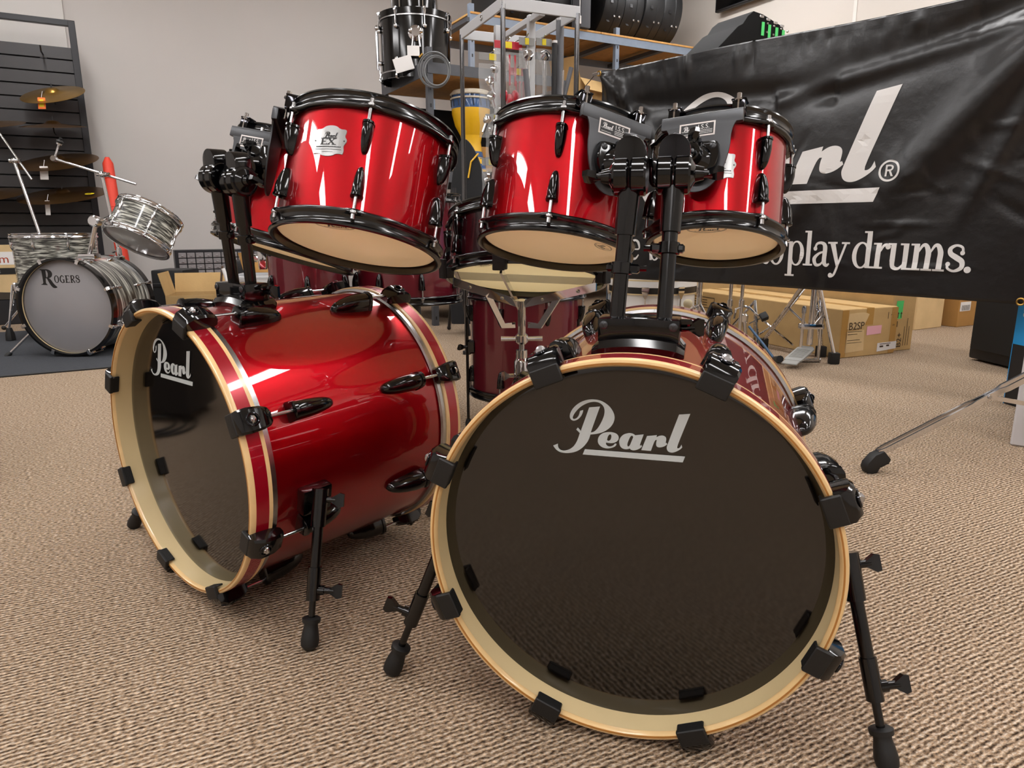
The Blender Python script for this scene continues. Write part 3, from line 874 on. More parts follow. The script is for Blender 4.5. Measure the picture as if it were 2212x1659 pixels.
def holder(label, M, d, posts):
    """double holder bolted on the shell top; local x right, y back, z up"""
    O = M @ V((.2795, 0, -d)); up = M.to_3x3() @ V((1, 0, 0)); bk = M.to_3x3() @ V((0, 0, -1)); rt = bk.cross(up)
    HM = frame(O, up, rt)
    t = thing('tom_holder', label, 'tom holder', HM)
    I = HM.inverted()
    # saddle
    rings = []
    for k in range(13):
        x = -.066 + .132 * k / 12; z = math.sqrt(.2795 ** 2 - x * x) - .2795 + .0005
        e = 1 if 0 < k < 12 else .55
        yy = .040 * (1 if 0 < k < 12 else .8)
        rings.append([(x, -yy, z), (x, -yy - .002, z + .008 * e), (x, -yy + .006, z + .018 * e), (x, yy - .006, z + .018 * e), (x, yy + .002, z + .008 * e), (x, yy, z)])
    MB().loft(rings).build('saddle', M_BLACK, t)
    b = MB()
    out = [(-.058, -.030), (-.040, -.030), (-.012, -.025), (.012, -.025), (.040, -.030), (.058, -.030), (.058, .026), (-.058, .026)]
    b.prism(out, .036, tr(0, 0, .010), .005)
    body = b.build('clamp_body', M_BLACK, t)
    for sx in (-1, 1): inst('screw', SCREW, body, frame((sx * .049, -.0305, .036), (0, -1, 0)))
    MB().box((.064, .006, .038), (.02, .014, .010), None, .003).build('key_bolt', M_BLACK, body)
    inst('wing_screw', WING, body, frame((.068, .020, .028), (1, .35, 0), (0, 0, 1)))
    for ps in posts:
        J = I @ V(ps['joint']); px = ps['x']
        pb = V((px, 0, .040))
        g = sub_empty('post', t)
        ax = (J - pb).normalized()
        MB().cyl(pb - ax * .03, J - ax * .03, .0113, n=20).build('post_tube', M_POST, g)
        MB().cyl(J - ax * .085, J - ax * .02, .0150, .0165, 20).build('upper_sleeve', M_POST, g)
        lk = pb + ax * ps['lock']
        lb = MB(); lb.lathe([(.0115, -.009), (.0155, -.008), (.0155, .008), (.0115, .009)], 20, frame(lk, ax))
        lb.box((.0175 * ps['ls'], 0, 0), (.018, .016, .013), frame(lk, ax, (1, 0, 0)), .003)
        lb.box((-.0165 * ps['ls'], 0, 0), (.012, .014, .012), frame(lk, ax, (1, 0, 0)), .003)
        c_ = lb.build('memory_lock', M_BLACK, g)
        MB().cyl(lk + V((.020 * ps['ls'], 0, 0)), lk + V((.036 * ps['ls'], 0, 0)), .0042, n=10).build('lock_screw', M_BLACK, c_)
        # tilter: two discs on a cross axis and a round-topped elbow
        ws = ps['ws']
        jx = V((1, 0, 0))
        tm = ps.get('mat', M_BLACK)
        for nm, x0, x1 in (('tilter_disc', -.024, -.001), ('tilter_disc', .001, .024)):
            MB().lathe([(0, x0), (.026, x0), (.029, x0 + .003), (.029, x1 - .003), (.026, x1), (0, x1)], 32, frame(J, jx)).build(nm, tm, g)
        MB().lathe([(.022, 0), (.012, .006), (.009, .018), (0, .018)], 20, frame(J + jx * ws * .024, jx * ws)).build('tilter_hub', tm, g)
        inst('wing_screw', WING, g, frame(J + jx * ws * .046, jx * ws, (0, 1, -.45)))
        tgt = I @ ps['sock']; sd = (I.to_3x3() @ ps['sdir']).normalized()
        E = J + V((0, .006, .022))
        hd = V((tgt.x - E.x, tgt.y - E.y, 0)).normalized()
        MB().prism(tomb_outline(.044, .043), .034, frame(J + V((0, -.014, .012)), (0, 1, 0), (-1, 0, 0)) @ Matrix.Diagonal((-1, 1, 1, 1)) if False else Matrix(((1, 0, 0, J.x), (0, 0, 1, J.y - .016), (0, 1, 0, J.z + .012), (0, 0, 0, 1))), .003).build('elbow', ps.get('emat', tm), g)
        s0 = E + V((0, .008, .006)); dd = (tgt - s0).normalized()
        MB().lathe([(0, 0), (.021, .0), (.019, .020), (.0155, .030), (.0155, .052), (.0, .052)], 22, frame(s0, dd)).build('arm_collar', tm, g)
        MB().tube([s0 + dd * .02, tgt - sd * .0, tgt - sd * .03], .0108, 16).build('arm_tube', tm, g)
    return t


holder('black double tom holder with scuffed posts on the forward-facing bass drum', MR, .135, [
    dict(x=-.034, joint=at(1362, 380, 1.05), sock=sC, sdir=dC, ws=-1, lock=.075, ls=1, mat=M_BLACK, emat=M_BLACK),
    dict(x=.034, joint=at(1456, 376, 1.05), sock=sD, sdir=dD, ws=1, lock=.105, ls=-1, mat=M_BLACK, emat=M_BNICK)])
holder('black double tom holder on the sideways bass drum, arms reaching to two toms', ML, .185, [
    dict(x=-.034, joint=at(470, 385, 1.43), sock=sB, sdir=dB, ws=-1, lock=.105, ls=-1),
    dict(x=.034, joint=at(516, 392, 1.40), sock=sA, sdir=dA, ws=1, lock=.095, ls=1)])


# ================================================================== snare drum on its stand, wine floor toms
MS = tom_frame((.038, 1.901, .610), (2.9, 16.3))
snare = drum('snare_drum', 'dark wine snare drum showing its cream lower head and wires', 'snare drum', MS, .219, .175, [-20 + 36 * k for k in range(10)], M_SNARE, M_HOOP, lug_me=LUG, bot_m=M_HEADS, lugs_bot=[-20 + 36 * k for k in range(10)], lug_gap=.012)
wb = MB()
for k in range(20): wb.tube([(-.045 + .09 * k / 19 * 1.0, -.185, .0105), (-.045 + .09 * k / 19, .185, .0105)], .0005, 5)
wires = wb.build('snare_wires', M_STEEL, snare)
wires['kind'] = 'stuff'
MB().box((0, -.187, .010), (.1, .012, .003), None, .001).box((0, .187, .010), (.1, .012, .003), None, .001).build('wire_clips', M_STEEL, snare)
head_logo(snare, .219, .175, -40, .172, .055)

# stand
SM = MS
st = thing('snare_stand', 'chrome snare stand with three-armed basket under the snare drum', 'drum stand', gnd(1127, 870))
hub = at(1127, 716, 1.93)
I = st.matrix_world.inverted()
def W2(p): return I @ V(p)
base = hub.copy(); base.z = 0.0
MB().cyl(W2(at(1127, 648, 1.90)), W2(hub - V((0, 0, .03))), .011, n=18).build('basket_tube', M_CHROME, st)
MB().lathe([(0, -.03), (.012, -.03), (.018, -.024), (.018, -.006), (.012, 0), (0, 0)], 18, I @ frame(hub - V((0, 0, .005)), (0, 0, 1))).build('tightening_nut', M_CHROME, st)
for sx in (-1, 1): MB().cyl(W2(hub - V((0, 0, .02)) + V((sx * .012, 0, 0))), W2(hub - V((0, 0, .02)) + V((sx * .058, 0, .0))), .006, .007, 10).build('nut_bar', M_CHROME, st)
MB().cyl(W2(hub - V((0, 0, .03))), W2(hub - V((0, 0, .075))), .008, n=14).build('thread', M_STEEL, st)
MB().lathe([(0, -.13), (.016, -.13), (.019, -.1), (.022, -.085), (.022, -.03), (.016, -.02), (0, -.02)], 20, I @ frame(hub - V((0, 0, .055)), (0, 0, 1))).build('tilter_casting', M_CHROME, st)
inst('wing_screw', WINGC, st, I @ frame(hub + V((-.035, -.005, -.125)), (-1, -.2, 0), (0, 0, 1)))
MB().cyl(W2(hub - V((0, 0, .17))), W2(base + V((0, 0, .28))), .0125, n=18).build('column', M_CHROME, st)
MB().cyl(W2(base + V((0, 0, .42))), W2(base + V((0, 0, .10))), .016, n=18).build('lower_tube', M_CHROME, st)
for k in range(3):
    a = math.radians(100 + 120 * k); o = V((math.cos(a), math.sin(a), 0))
    lg = MB().tube([W2(base + o * .02 + V((0, 0, .33))), W2(base + o * .15 + V((0, 0, .17))), W2(base + o * .30 + V((0, 0, .02)))], .008, 10).build('leg', M_CHROME, st)
    MB().ball(W2(base + o * .30 + V((0, 0, .016))), .016).build('rubber_foot', M_RUBBER, lg)
for az, hi in ((-66, 0), (60, 0), (-178, 1), (-17, 2)):
    if hi == 1: continue
    a = math.radians(az)
    e = MS @ V((.222 * math.cos(a), .222 * math.sin(a), .0))
    m_ = (e + hub) / 2
    zt = V((0, 0, 1))
    n = (e - hub); n.z = 0; n.normalize()
    low = hub + n * .022 + zt * .02
    mid = hub + n * .06 + zt * .02 if hi != 2 else hub + n * .03 + zt * .07
    arm = sub_empty('basket_arm', st)
    pth = [low, mid, (at(1127, 655, 1.90)).lerp(e - zt * .03, .48)] if hi != 2 else [low, mid, e - zt * .018 - n * .01]
    s_ = n.cross(zt)
    rings = []
    for i, p in enumerate(pth):
        dd = (pth[min(i + 1, 2)] - pth[max(i - 1, 0)]).normalized(); q = dd.cross(s_).normalized()
        rings.append([W2(p + q * .008 + s_ * .003), W2(p + q * .008 - s_ * .003), W2(p - q * .008 - s_ * .003), W2(p - q * .008 + s_ * .003)])
    MB().loft(rings).build('lower_link', M_CHROME, arm)
    if hi != 2:
        top = at(1127, 655, 1.90) + n * .012
        rings = []
        for p in (top, e - zt * .026 - n * .015):
            rings.append([W2(p + zt * .011 + s_ * .0025), W2(p + zt * .011 - s_ * .0025), W2(p - zt * .011 - s_ * .0025), W2(p - zt * .011 + s_ * .0025)])
        MB().loft(rings).build('flat_arm', M_CHROME, arm)
        for tt in (.25, .75):
            p = top.lerp(e - zt * .026 - n * .015, tt); MB().ball(W2(p - V((0, .004, 0))), .005, None, 10).build('rivet', M_STEEL, arm)
    rg = MB(); rg.box((0, 0, .01), (.022, .034, .028), I @ frame(e - zt * .012, zt, n), .005, 2); rg.box((.014, 0, .02), (.010, .030, .050), I @ frame(e - zt * .012, zt, n), .004, 2)
    rg.build('rubber_grip', M_RUBBER, arm)

# floor tom under the snare
MF = tom_frame((.055, 2.62, .135), (0, 0))
ft = drum('floor_tom', 'dark wine floor tom standing on black legs under the snare', 'tom drum', MF, .222, .40, [-25 + 45 * k for k in range(8)], M_DRED, M_HOOP, rod_m=M_STEEL)
IF = MF.inverted()
for az in (-68, 52, 172):
    a = math.radians(az); r = .226
    q = V((r * math.cos(a), r * math.sin(a), 0))
    lg = MB().tube([(q.x * 1.04, q.y * 1.04, -.135), (q.x * 1.04, q.y * 1.04, .30)], .0055, 10).build('leg', M_POST, ft)
    MB().box((r - .004, 0, .19), (.028, .036, .05), rotz(a), .006).build('leg_bracket', M_BLACK, ft)
    inst('wing_screw', WING, ft, rotz(a) @ frame((r + .022, 0, .19), (1, 0, 0)))
    MB().lathe([(0, -.135), (.011, -.133), (.012, -.10), (.008, -.085), (0, -.085)], 12, tr(q.x * 1.04, q.y * 1.04, 0)).build('rubber_foot', M_RUBBER, lg)

# two wine toms on a low black riser behind the sideways bass drum
rs = thing('riser', 'low black carpeted riser behind the sideways bass drum', 'riser', V((-.72, 2.72, 0)))
MB().box((-.03, 0, .23), (.74, .40, .46), None, .012).build('body', M_BAG, rs)
MB().box((-.03, 0, .468), (.75, .42, .016), None, .005).build('top_board', M_CASE, rs)
G1 = tom_frame((-.70 + .0, 2.58, .476), (0, 0))
g1 = drum('tom_drum', 'dark wine tom with a chrome lower rim, behind the sideways bass drum', 'tom drum', G1, .150, .30, [-62, -2, 58, 118, 178, 238], M_DRED, M_HOOP)
G1.translation = V((-.735, 2.55, .476)); g1.matrix_world = G1
MB().torus(.158, .006, tr(0, 0, .006), 64, 8).build('rim_band', M_CHROME, g1)
MB().box((.155, 0, .17), (.03, .05, .07), rotz(math.radians(-88)), .006, 2).cyl((-.0, -.17, .17), (.0, -.215, .19), .012, n=14).build('mount_block', M_CHROME, g1)
G2 = tom_frame((-.395, 2.70, .476), (0, 0))
g2 = drum('floor_tom', 'tall dark wine floor tom behind the badged tom, left of the snare', 'tom drum', G2, .205, .40, [-60 + 45 * k for k in range(8)] if False else [-32, 13, 58, 103, 148, 193, 238, 283], M_DRED, M_HOOP)

# ================================================================== the black vinyl banner
BA = V((.542, 4.415, .445)); BD = V((math.cos(math.radians(47.39)), -math.sin(math.radians(47.39)), 0)); BN = V((BD.y, -BD.x, 0))  # BN to the viewer
BL, BH = 2.30, 1.20


def gauss(x, s): return math.exp(-(x / s) ** 2)


def seg_fold(u, v, x0, y0, x1, y1, wd, amp, fade=1.0):
    d = V((x1 - x0, y1 - y0)); L = d.length; d /= L
    p = V((u - x0, v - y0)); t = p.dot(d) / L; q = abs(p.x * d.y - p.y * d.x)
    if t < -.15 or t > 1.15: return 0
    k = max(0, min(1, (t + .15) / .15)) * max(0, min(1, (1.15 - t) / .3)) if fade else 1
    return amp * math.exp(-(q / wd) ** 2) * k * (1 - .6 * max(0, min(1, t)) * fade)


_rb = random.Random(3)
_crimps = [(_rb.uniform(0, BL), _rb.uniform(.05, .22), _rb.uniform(-.05, .05), _rb.uniform(.006, .016), _rb.uniform(-.011, .013)) for _ in range(90)]
_dents = [(_rb.uniform(.1, 2.2), _rb.uniform(.05, .7), _rb.uniform(0, PI), _rb.uniform(.03, .12), _rb.uniform(.008, .018), _rb.uniform(-.007, .007)) for _ in range(90)]


def bz(u, v):
    """sag and folds of the hung vinyl"""
    z = .018 * math.sin(u * 2.1 + .4) * (.4 + .6 * v / BH) + .012 * math.sin(u * 5.0 + v * 3)
    z += seg_fold(u, v, .02, 1.18, .55, .62, .035, .03) + seg_fold(u, v, .02, 1.18, .22, .55, .022, .022)
    z += seg_fold(u, v, 2.28, 1.14, 1.62, .42, .085, .055) + seg_fold(u, v, 2.28, 1.10, 1.95, .35, .035, .03) - seg_fold(u, v, 2.25, 1.17, 1.2, .88, .08, .035)
    z += seg_fold(u, v, .30, .98, 1.25, .93, .05, -.02, 0) + seg_fold(u, v, 1.25, .93, 2.2, 1.10, .04, .022, 0)
    z += seg_fold(u, v, .75, .40, 1.4, .55, .09, .02) + seg_fold(u, v, 1.15, .25, 1.35, .5, .05, .016)
    for (x, ln, sl, wd, am) in _crimps:
        dv = BH - .03 - v
        if -.03 < dv < ln * 1.4:
            z += am * gauss(u - x - sl * dv, wd) * gauss(dv - ln * .35, ln * .5)
    for (x, y, an, ln, wd, am) in _dents:
        if abs(u - x) < .2 and abs(v - y) < .2:
            ca, sa = math.cos(an), math.sin(an); p = (u - x) * ca + (v - y) * sa; q = -(u - x) * sa + (v - y) * ca
            z += am * gauss(p, ln) * gauss(q, wd)
    return z


def bpt(u, v, off=0.0):
    vt = v
    # hem droops a little between the tie points
    vt = v + .010 * math.sin(PI * min(max(u / BL, 0), 1)) * (1 - 1.6 * v / BH)
    return BA + BD * u + V((0, 0, vt)) + BN * (bz(u, v) + off)


bn = thing('banner', 'black vinyl banner with white script lettering, hung across the right of the room', 'banner', BA)
IB = Matrix.Translation(-BA)
nu, nv = 150, 84
vv = [IB @ bpt(BL * i / nu, BH * j / nv) for j in range(nv + 1) for i in range(nu + 1)]
ff = [(j * (nu + 1) + i, j * (nu + 1) + i + 1, (j + 1) * (nu + 1) + i + 1, (j + 1) * (nu + 1) + i) for j in range(nv) for i in range(nu)]
mb = MB(); mb.add(vv, ff); sheet = mb.build('sheet', M_VINYL, bn, None, 80)
sol = sheet.modifiers.new('thickness', 'SOLIDIFY'); sol.thickness = .0012; sol.offset = 0
def hemrow(v0, v1, nm):
    m_ = MB(); n_ = 150
    a = [IB @ bpt(BL * i / n_, v0, .0018) for i in range(n_ + 1)]; b = [IB @ bpt(BL * i / n_, v1, .0018) for i in range(n_ + 1)]
    m_.add(a + b, [(i, i + 1, n_ + 2 + i, n_ + 1 + i) for i in range(n_)]); m_.build(nm, M_VINYL, sheet, None, 80)
hemrow(.012, .034, 'hem'); hemrow(BH - .034, BH - .006, 'hem'); hemrow(.042, .046, 'hem_stitch'); hemrow(BH - .044, BH - .040, 'hem_stitch')
for u, v in ((.02, BH - .02), (2.205, .012), (2.27, BH - .02)):
    MB().torus(.013, .004, IB @ frame(bpt(u, v, .006), BN), 20, 8).build('grommet', M_BRASS, bn)

_g0 = bpt(.02, BH - .02, .004); _g1 = bpt(2.27, BH - .02, .004)
MB().box((0, 0, 0), (.05, .012, .02), IB @ frame(_g0 - BD * .025, (0, 0, 1), BD), .004).build('spring_clip', M_CHROME, bn)
MB().tube([IB @ (_g0 - BD * .03), IB @ V((.43, 5.92, 1.66))], .0025, 6).build('tie_cord', M_RUBBER, bn)
MB().tube([IB @ _g1, IB @ V((_g1.x + .12, _g1.y - .1, CEIL - .005))], .0025, 6).build('tie_cord', M_RUBBER, bn)
fn_b = lambda u, v: IB @ bpt(u, v, .0035)
decal('script_logo', xform(LOGO, 1.32, 1.333, .330, .405, .03), fn_b, M_LOGO, bn, .03)
# ring and R of the registered mark
rg = [(ellipse(0, 0, .045, .047), ellipse(0, 0, .036, .038)), [(-.016, -.024), (-.008, -.024), (-.008, .026), (-.016, .026)],
      (chaikin([(-.012, .026), (.008, .026), (.018, .018), (.018, .006), (.008, -.002), (-.012, -.002)], 1, 60), chaikin([(-.008, .019), (.006, .019), (.010, .015), (.010, .009), (.006, .005), (-.008, .005)], 1, 60)), [(-.001, -.001), (.008, -.001), (.020, -.024), (.010, -.024)]]
decal('registered_mark', xform(rg, 1, 1, 1.655, .546), fn_b, M_LOGO, bn, .03)

# slab-serif letters drawn as strokes; x-height 1
S_, T_ = .20, .085


def ser(x, y, w_=.34, h_=.075): return [(x - w_ / 2, y), (x + w_ / 2, y), (x + w_ / 2, y + h_), (x - w_ / 2, y + h_)]
def stem(x, y0, y1, w_=S_): return [(x - w_ / 2, y0), (x + w_ / 2, y0), (x + w_ / 2, y1), (x - w_ / 2, y1)]
def ringl(cx, rx): return (ellipse(cx, .5, rx, .53, 28), ellipse(cx, .5, rx - .175, .46, 28))
def flag(x, y): return [(x - .24, y - .075), (x - .1, y - .075), (x + .1, y), (x - .24, y)] if False else [(x - .22, y - .07), (x, y - .07), (x, y), (x - .22, y)]
def arch(x0, x1): return stroke([(x0, .70), (x0 + (x1 - x0) * .35, .93), (x0 + (x1 - x0) * .72, .93), (x1, .70), (x1, .45)], [.06, .11, .16, S_, S_])


GL = {
    'T': ([stem(.48, 0, 1.42, .21), ser(.48, 0, .46), [(.02, 1.34), (.94, 1.34), (.94, 1.42), (.02, 1.42)], [(.02, 1.1), (.08, 1.1), (.10, 1.36), (.02, 1.36)], [(.94, 1.1), (.88, 1.1), (.86, 1.36), (.94, 1.36)]], 1.0),
    'h': ([stem(.2, 0, 1.45), ser(.2, 0, .42), flag(.2, 1.45), arch(.28, .66), stem(.66, 0, .5), ser(.66, 0, .42)], .9),
    'e': ([stroke([(.14, .54), (.75, .54), (.73, .82), (.52, .97), (.28, .93), (.13, .7), (.12, .35), (.3, .07), (.55, .06), (.76, .25)], [.075, .08, .17, .1, .12, .18, .19, .13, .11, .07])], .82),
    'b': ([stem(.2, 0, 1.45), flag(.2, 1.45), (ellipse(.50, .5, .37, .53, 28), ellipse(.48, .5, .21, .46, 28))], .93),
    's': ([stroke([(.60, .70), (.56, .90), (.34, .965), (.15, .84), (.18, .66), (.40, .52), (.60, .38), (.60, .16), (.36, .035), (.14, .12), (.11, .28)], [.09, .09, .09, .15, .18, .2, .19, .16, .09, .09, .09]), ellipse(.585, .70, .085, .085, 16), ellipse(.12, .28, .085, .085, 16)], .74),
    't': ([stem(.24, .2, 1.22, .18), stroke([(.24, .3), (.26, .1), (.42, .03), (.55, .12)], [.18, .15, .09, .05]), [(.04, .91), (.52, .91), (.52, .99), (.04, .99)]], .55),
    'r': ([stem(.2, 0, 1.0), ser(.2, 0, .46), flag(.2, 1.0), stroke([(.28, .68), (.40, .90), (.56, .93)], [.07, .11, .12]), ellipse(.57, .86, .105, .105, 16)], .64),
    'a': ([stroke([(.14, .72), (.22, .92), (.46, .95), (.60, .78), (.60, .2), (.72, .04), (.84, .12)], [.1, .1, .12, S_, S_, .13, .06]), ellipse(.15, .72, .09, .09, 16), stroke([(.60, .60), (.34, .52), (.13, .30), (.22, .05), (.44, .08), (.60, .28)], [.07, .1, .17, .14, .09, .07])], .82),
    'o': ([ringl(.43, .40)], .86),
    'n': ([stem(.2, 0, 1.0), ser(.2, 0, .42), flag(.2, 1.0), arch(.28, .66), stem(.66, 0, .5), ser(.66, 0, .42)], .9),
    'p': ([stem(.2, -.48, 1.0), ser(.2, -.48, .46), flag(.2, 1.0), (ellipse(.50, .5, .37, .53, 28), ellipse(.48, .5, .21, .46, 28))], .93),
    'l': ([stem(.2, 0, 1.45), ser(.2, 0, .44), flag(.2, 1.45)], .42),
    'y': ([stroke([(.16, .98), (.46, .05)], [.22, .14], False), stroke([(.76, .98), (.48, .1), (.34, -.30), (.20, -.42)], [.1, .1, .1, .09]), ser(.16, .93, .42), ser(.74, .93, .36), ellipse(.17, -.36, .1, .1, 16)], .86),
    'd': ([stem(.68, 0, 1.45), flag(.68, 1.45), ser(.76, 0, .26), (ellipse(.40, .5, .37, .53, 28), ellipse(.42, .5, .21, .46, 28))], .93),
    'u': ([stem(.2, .3, 1.0), flag(.2, 1.0), stroke([(.2, .35), (.24, .1), (.45, .03), (.62, .2)], [S_, .16, .11, .07]), stem(.68, 0, 1.0), flag(.68, 1.0), ser(.76, 0, .26)], .93),
    'm': ([stem(.2, 0, 1.0), ser(.2, 0, .42), flag(.2, 1.0), arch(.28, .64), stem(.64, 0, .5), ser(.64, 0, .40), arch(.72, 1.08), stem(1.08, 0, .5), ser(1.08, 0, .42)], 1.32),
    '.': ([ellipse(.14, .10, .125, .12, 18)], .3), ' ': ([], .30)}


def letters(txt, sx, sy, ox, oy, track=0.0):
    x = 0; out = []
    for ch in txt:
        sh, adv = GL[ch]
        out += xform(sh, sx, sy, ox + x * sx, oy); x += adv + track
    return out, x


_, wtot = letters('The best reason to play drums.', 1, 1, 0, 0, -.05)
_, wd_ = letters('The best reason to play ', 1, 1, 0, 0, -.05)
sh = []
for word, u0, u1 in (('The', .085, .325), ('best', .39, .66), ('reason', .70, 1.03), ('to', 1.075, 1.205), ('play', 1.222, 1.512), ('drums.', 1.535, 2.014)):
    _, ww = letters(word, 1, 1, 0, 0, -.05)
    g_, _ = letters(word, (u1 - u0) / ww, .115, u0, .116, -.05); sh += g_
decal('slogan', sh, fn_b, M_LOGO, bn, .03)

# ================================================================== dark mat and the grey streaked kit
mo = gnd(0, 829); mt = thing('floor_mat', 'dark grey rectangular mat under the grey streaked drum kit', 'mat', mo)
mm = MB(); mm.box((0, .95, .004), (3.1, 1.9, .008), frame((-.35, 0, 0), (0, 0, 1), UW), .003).build('pile', M_MAT, mt)
MB().box((0, .006, .0045), (3.11, .014, .010), frame((-.35, 0, 0), (0, 0, 1), UW), .003).build('edge_binding', M_RUBBER, mt)

# bass drum of the grey kit
RO = .287
RC = at(140, 664, 4.06); RC.z = .300
RGM = frame(RC, (-.03, -1, 0), (0, 0, 1))
rg_ = thing('bass_drum', 'grey streaked bass drum with black hoops and frosted white head', 'bass drum', RGM)
RS = RO - .012; D = .46
MB().lathe([(RS, -.05), (RS, -D + .05), (RS - .007, -D + .05), (RS - .007, -.05)], 96, closed=True).build('shell', M_ONYX, rg_)
for nm, z0, s in (('front_hoop', 0, -1), ('rear_hoop', -D, 1)):
    ho = MB().lathe([(RO, z0), (RO, z0 + s * .042), (RO - .012, z0 + s * .042), (RO - .012, z0)], 96, closed=True).build(nm, M_BLACK, rg_)
    MB().lathe([(RO - .0125, z0 + s * .030), (RO - .0125, z0 + s * .04)], 96).build('wood_inside', M_MAPLE, ho)
    MB().lathe([(RO - .003, z0 + s * .042), (RO - .003, z0 + s * .056), (RO - .012, z0 + s * .056), (RO - .012, z0 + s * .042)], 96, closed=True).build('flesh_hoop', M_STEEL, rg_)
MB().lathe([(0, -.036), (RO - .03, -.036), (RO - .013, -.046)], 72).build('front_head', M_HEADG, rg_)
MB().lathe([(0, -D + .036), (RO - .03, -D + .036), (RO - .013, -D + .046)], 72).build('rear_head', M_HEADW, rg_)


def bser(x, y, w_): return [(x - w_ / 2, y), (x + w_ / 2, y), (x + w_ / 2, y + .04), (x - w_ / 2, y + .04)]
Rbig = [[(.0, 0), (.42, 0), (.37, .06), (.34, .12), (.40, 1.0), (.14, 1.0), (.16, .14), (.10, .05)], [(.0, 0), (.44, -.02), (.40, .05), (.03, .05)], [(.04, .95), (.5, .95), (.5, 1.02), (.04, 1.02)],
        (chaikin([(.36, 1.02), (.56, 1.02), (.78, .92), (.86, .72), (.78, .52), (.58, .42), (.36, .42)], 2, 70), chaikin([(.42, .95), (.50, .93), (.56, .72), (.50, .50), (.42, .48)], 2, 70)),
        chaikin([(.42, .46), (.66, .42), (.86, .05), (1.08, -.16), (.98, -.22), (.80, -.22), (.62, -.02)], 2, 60)]
cap_S = xform(GL['s'][0], .5, .42, 0, 0)
caps = []
x0 = .92
caps.append((ellipse(x0 + .17, .37, .165, .25, 24), ellipse(x0 + .17, .37, .09, .21, 24))); x0 += .37
caps += [stroke([(x0 + .30, .50), (x0 + .18, .61), (x0 + .06, .46), (x0 + .06, .26), (x0 + .18, .14), (x0 + .30, .20)], [.04, .05, .08, .08, .05, .05]), [(x0 + .24, .14), (x0 + .32, .14), (x0 + .32, .36), (x0 + .2, .36), (x0 + .2, .33), (x0 + .24, .33)]]; x0 += .38
caps += [stem(x0 + .08, .13, .62, .085), bser(x0 + .14, .13, .28), bser(x0 + .14, .58, .28), [(x0 + .1, .355), (x0 + .22, .355), (x0 + .22, .395), (x0 + .1, .395)], [(x0 + .25, .13), (x0 + .28, .13), (x0 + .28, .25), (x0 + .25, .2)], [(x0 + .25, .62), (x0 + .28, .62), (x0 + .28, .50), (x0 + .25, .55)]]; x0 += .34
caps += [stem(x0 + .08, .13, .62, .085), bser(x0 + .08, .13, .18), stroke([(x0 + .06, .60), (x0 + .2, .60), (x0 + .26, .5), (x0 + .2, .38), (x0 + .1, .37)], [.04, .05, .08, .05, .03]), stroke([(x0 + .14, .37), (x0 + .30, .13)], .07)]; x0 += .35
caps += xform(GL['s'][0], .42, .50, x0, .13)
decal('head_lettering', xform(Rbig + caps, .088, .088, -.145, .13), lambda u, v_: V((v_, -u, -.0352)), M_BADGEK, rg_)
for k in range(8):
    R_ = rotz(math.radians(22.5 + 45 * k))
    for s, z0 in ((1, 0), (-1, -D)):
        F = R_ @ tr(RO, 0, z0)
        if s < 0: F = F @ Matrix.Diagonal((1, -1, -1, 1))
        b = MB(); b.loft([_rr(.012, 0, .010, -.050), _rr(.020, 0, .014, -.02), _rr(.022, 0, .014, 0), _rr(.022, 0, .008, .006)]); b.box((-.008, 0, .004), (.02, .02, .006), None, .002)
        if k == 0 and s == 1: CLAWC = b.mesh('claw_hook', M_CHROME)
        inst('claw_hook', CLAWC, rg_, F)
        if k == 0 and s == 1: RODC = rod_mesh(.08, M_STEEL)
        inst('tension_rod', RODC, rg_, F @ tr(.008, 0, -.13) @ tr(0, 0, 0))
        L_ = R_ @ tr(RS - .001, 0, z0 - s * .165)
        if s < 0: L_ = L_ @ Matrix.Diagonal((1, -1, -1, 1))
        inst('lug', LUGC, rg_, L_)
for s in (-1, 1):
    p0 = RGM @ V((-.12, s * .262, -.12)); f0 = V((p0.x - s * .16, p0.y - .09, .0))
    I_ = RGM.inverted()
    lg = MB().tube([I_ @ p0, I_ @ (p0.lerp(f0, .95))], .008, 10).build('spur', M_CHROME, rg_)
    MB().lathe([(0, 0), (.016, .003), (.016, .02), (.010, .04), (0, .04)], 12, I_ @ frame(f0, p0 - f0)).build('rubber_foot', M_RUBBER, lg)
    MB().box((0, 0, 0), (.05, .03, .03), I_ @ frame(p0, p0 - f0), .006).build('spur_bracket', M_CHROME, rg_)
# mount post for the small tom
tm = thing('tom_post', 'chrome tom post with ball joint rising from the grey streaked bass drum', 'tom holder', RGM @ V((RS, -.06, -.2)))
b0 = V((0, 0, 0)); top = at(205, 478, 4.24) - tm.matrix_world.translation
MB().box((0, 0, .012), (.10, .07, .03), None, .008, 2).build('base', M_CHROME, tm)
MB().cyl((0, 0, .02), top - V((0, 0, .02)), .0125, n=16).build('post', M_CHROME, tm)
MB().lathe([(0, -.028), (.026, -.028), (.033, -.02), (.033, .02), (.026, .028), (0, .028)], 24, frame(top, (0, -1, .1))).build('ball_clamp', M_CHROME, tm)
_tc = at(294, 527, 4.17)
RTM = tom_frame(_tc, (17, 30))
MB().tube([top, top + V((.05, .02, .01)), (RTM @ V((0, -.17, .09))) - tm.matrix_world.translation], .012, 12).build('arm', M_CHROME, tm)
rt = drum('rack_tom', 'small grey streaked tom with chrome hoops, tilted above its bass drum', 'tom drum', RTM, .188, .22, [-55, 5, 65, 125, 185, 245], M_ONYX2, M_CHROME, lug_me=LUGC, bot_m=M_HEADG, rod_m=M_STEEL)
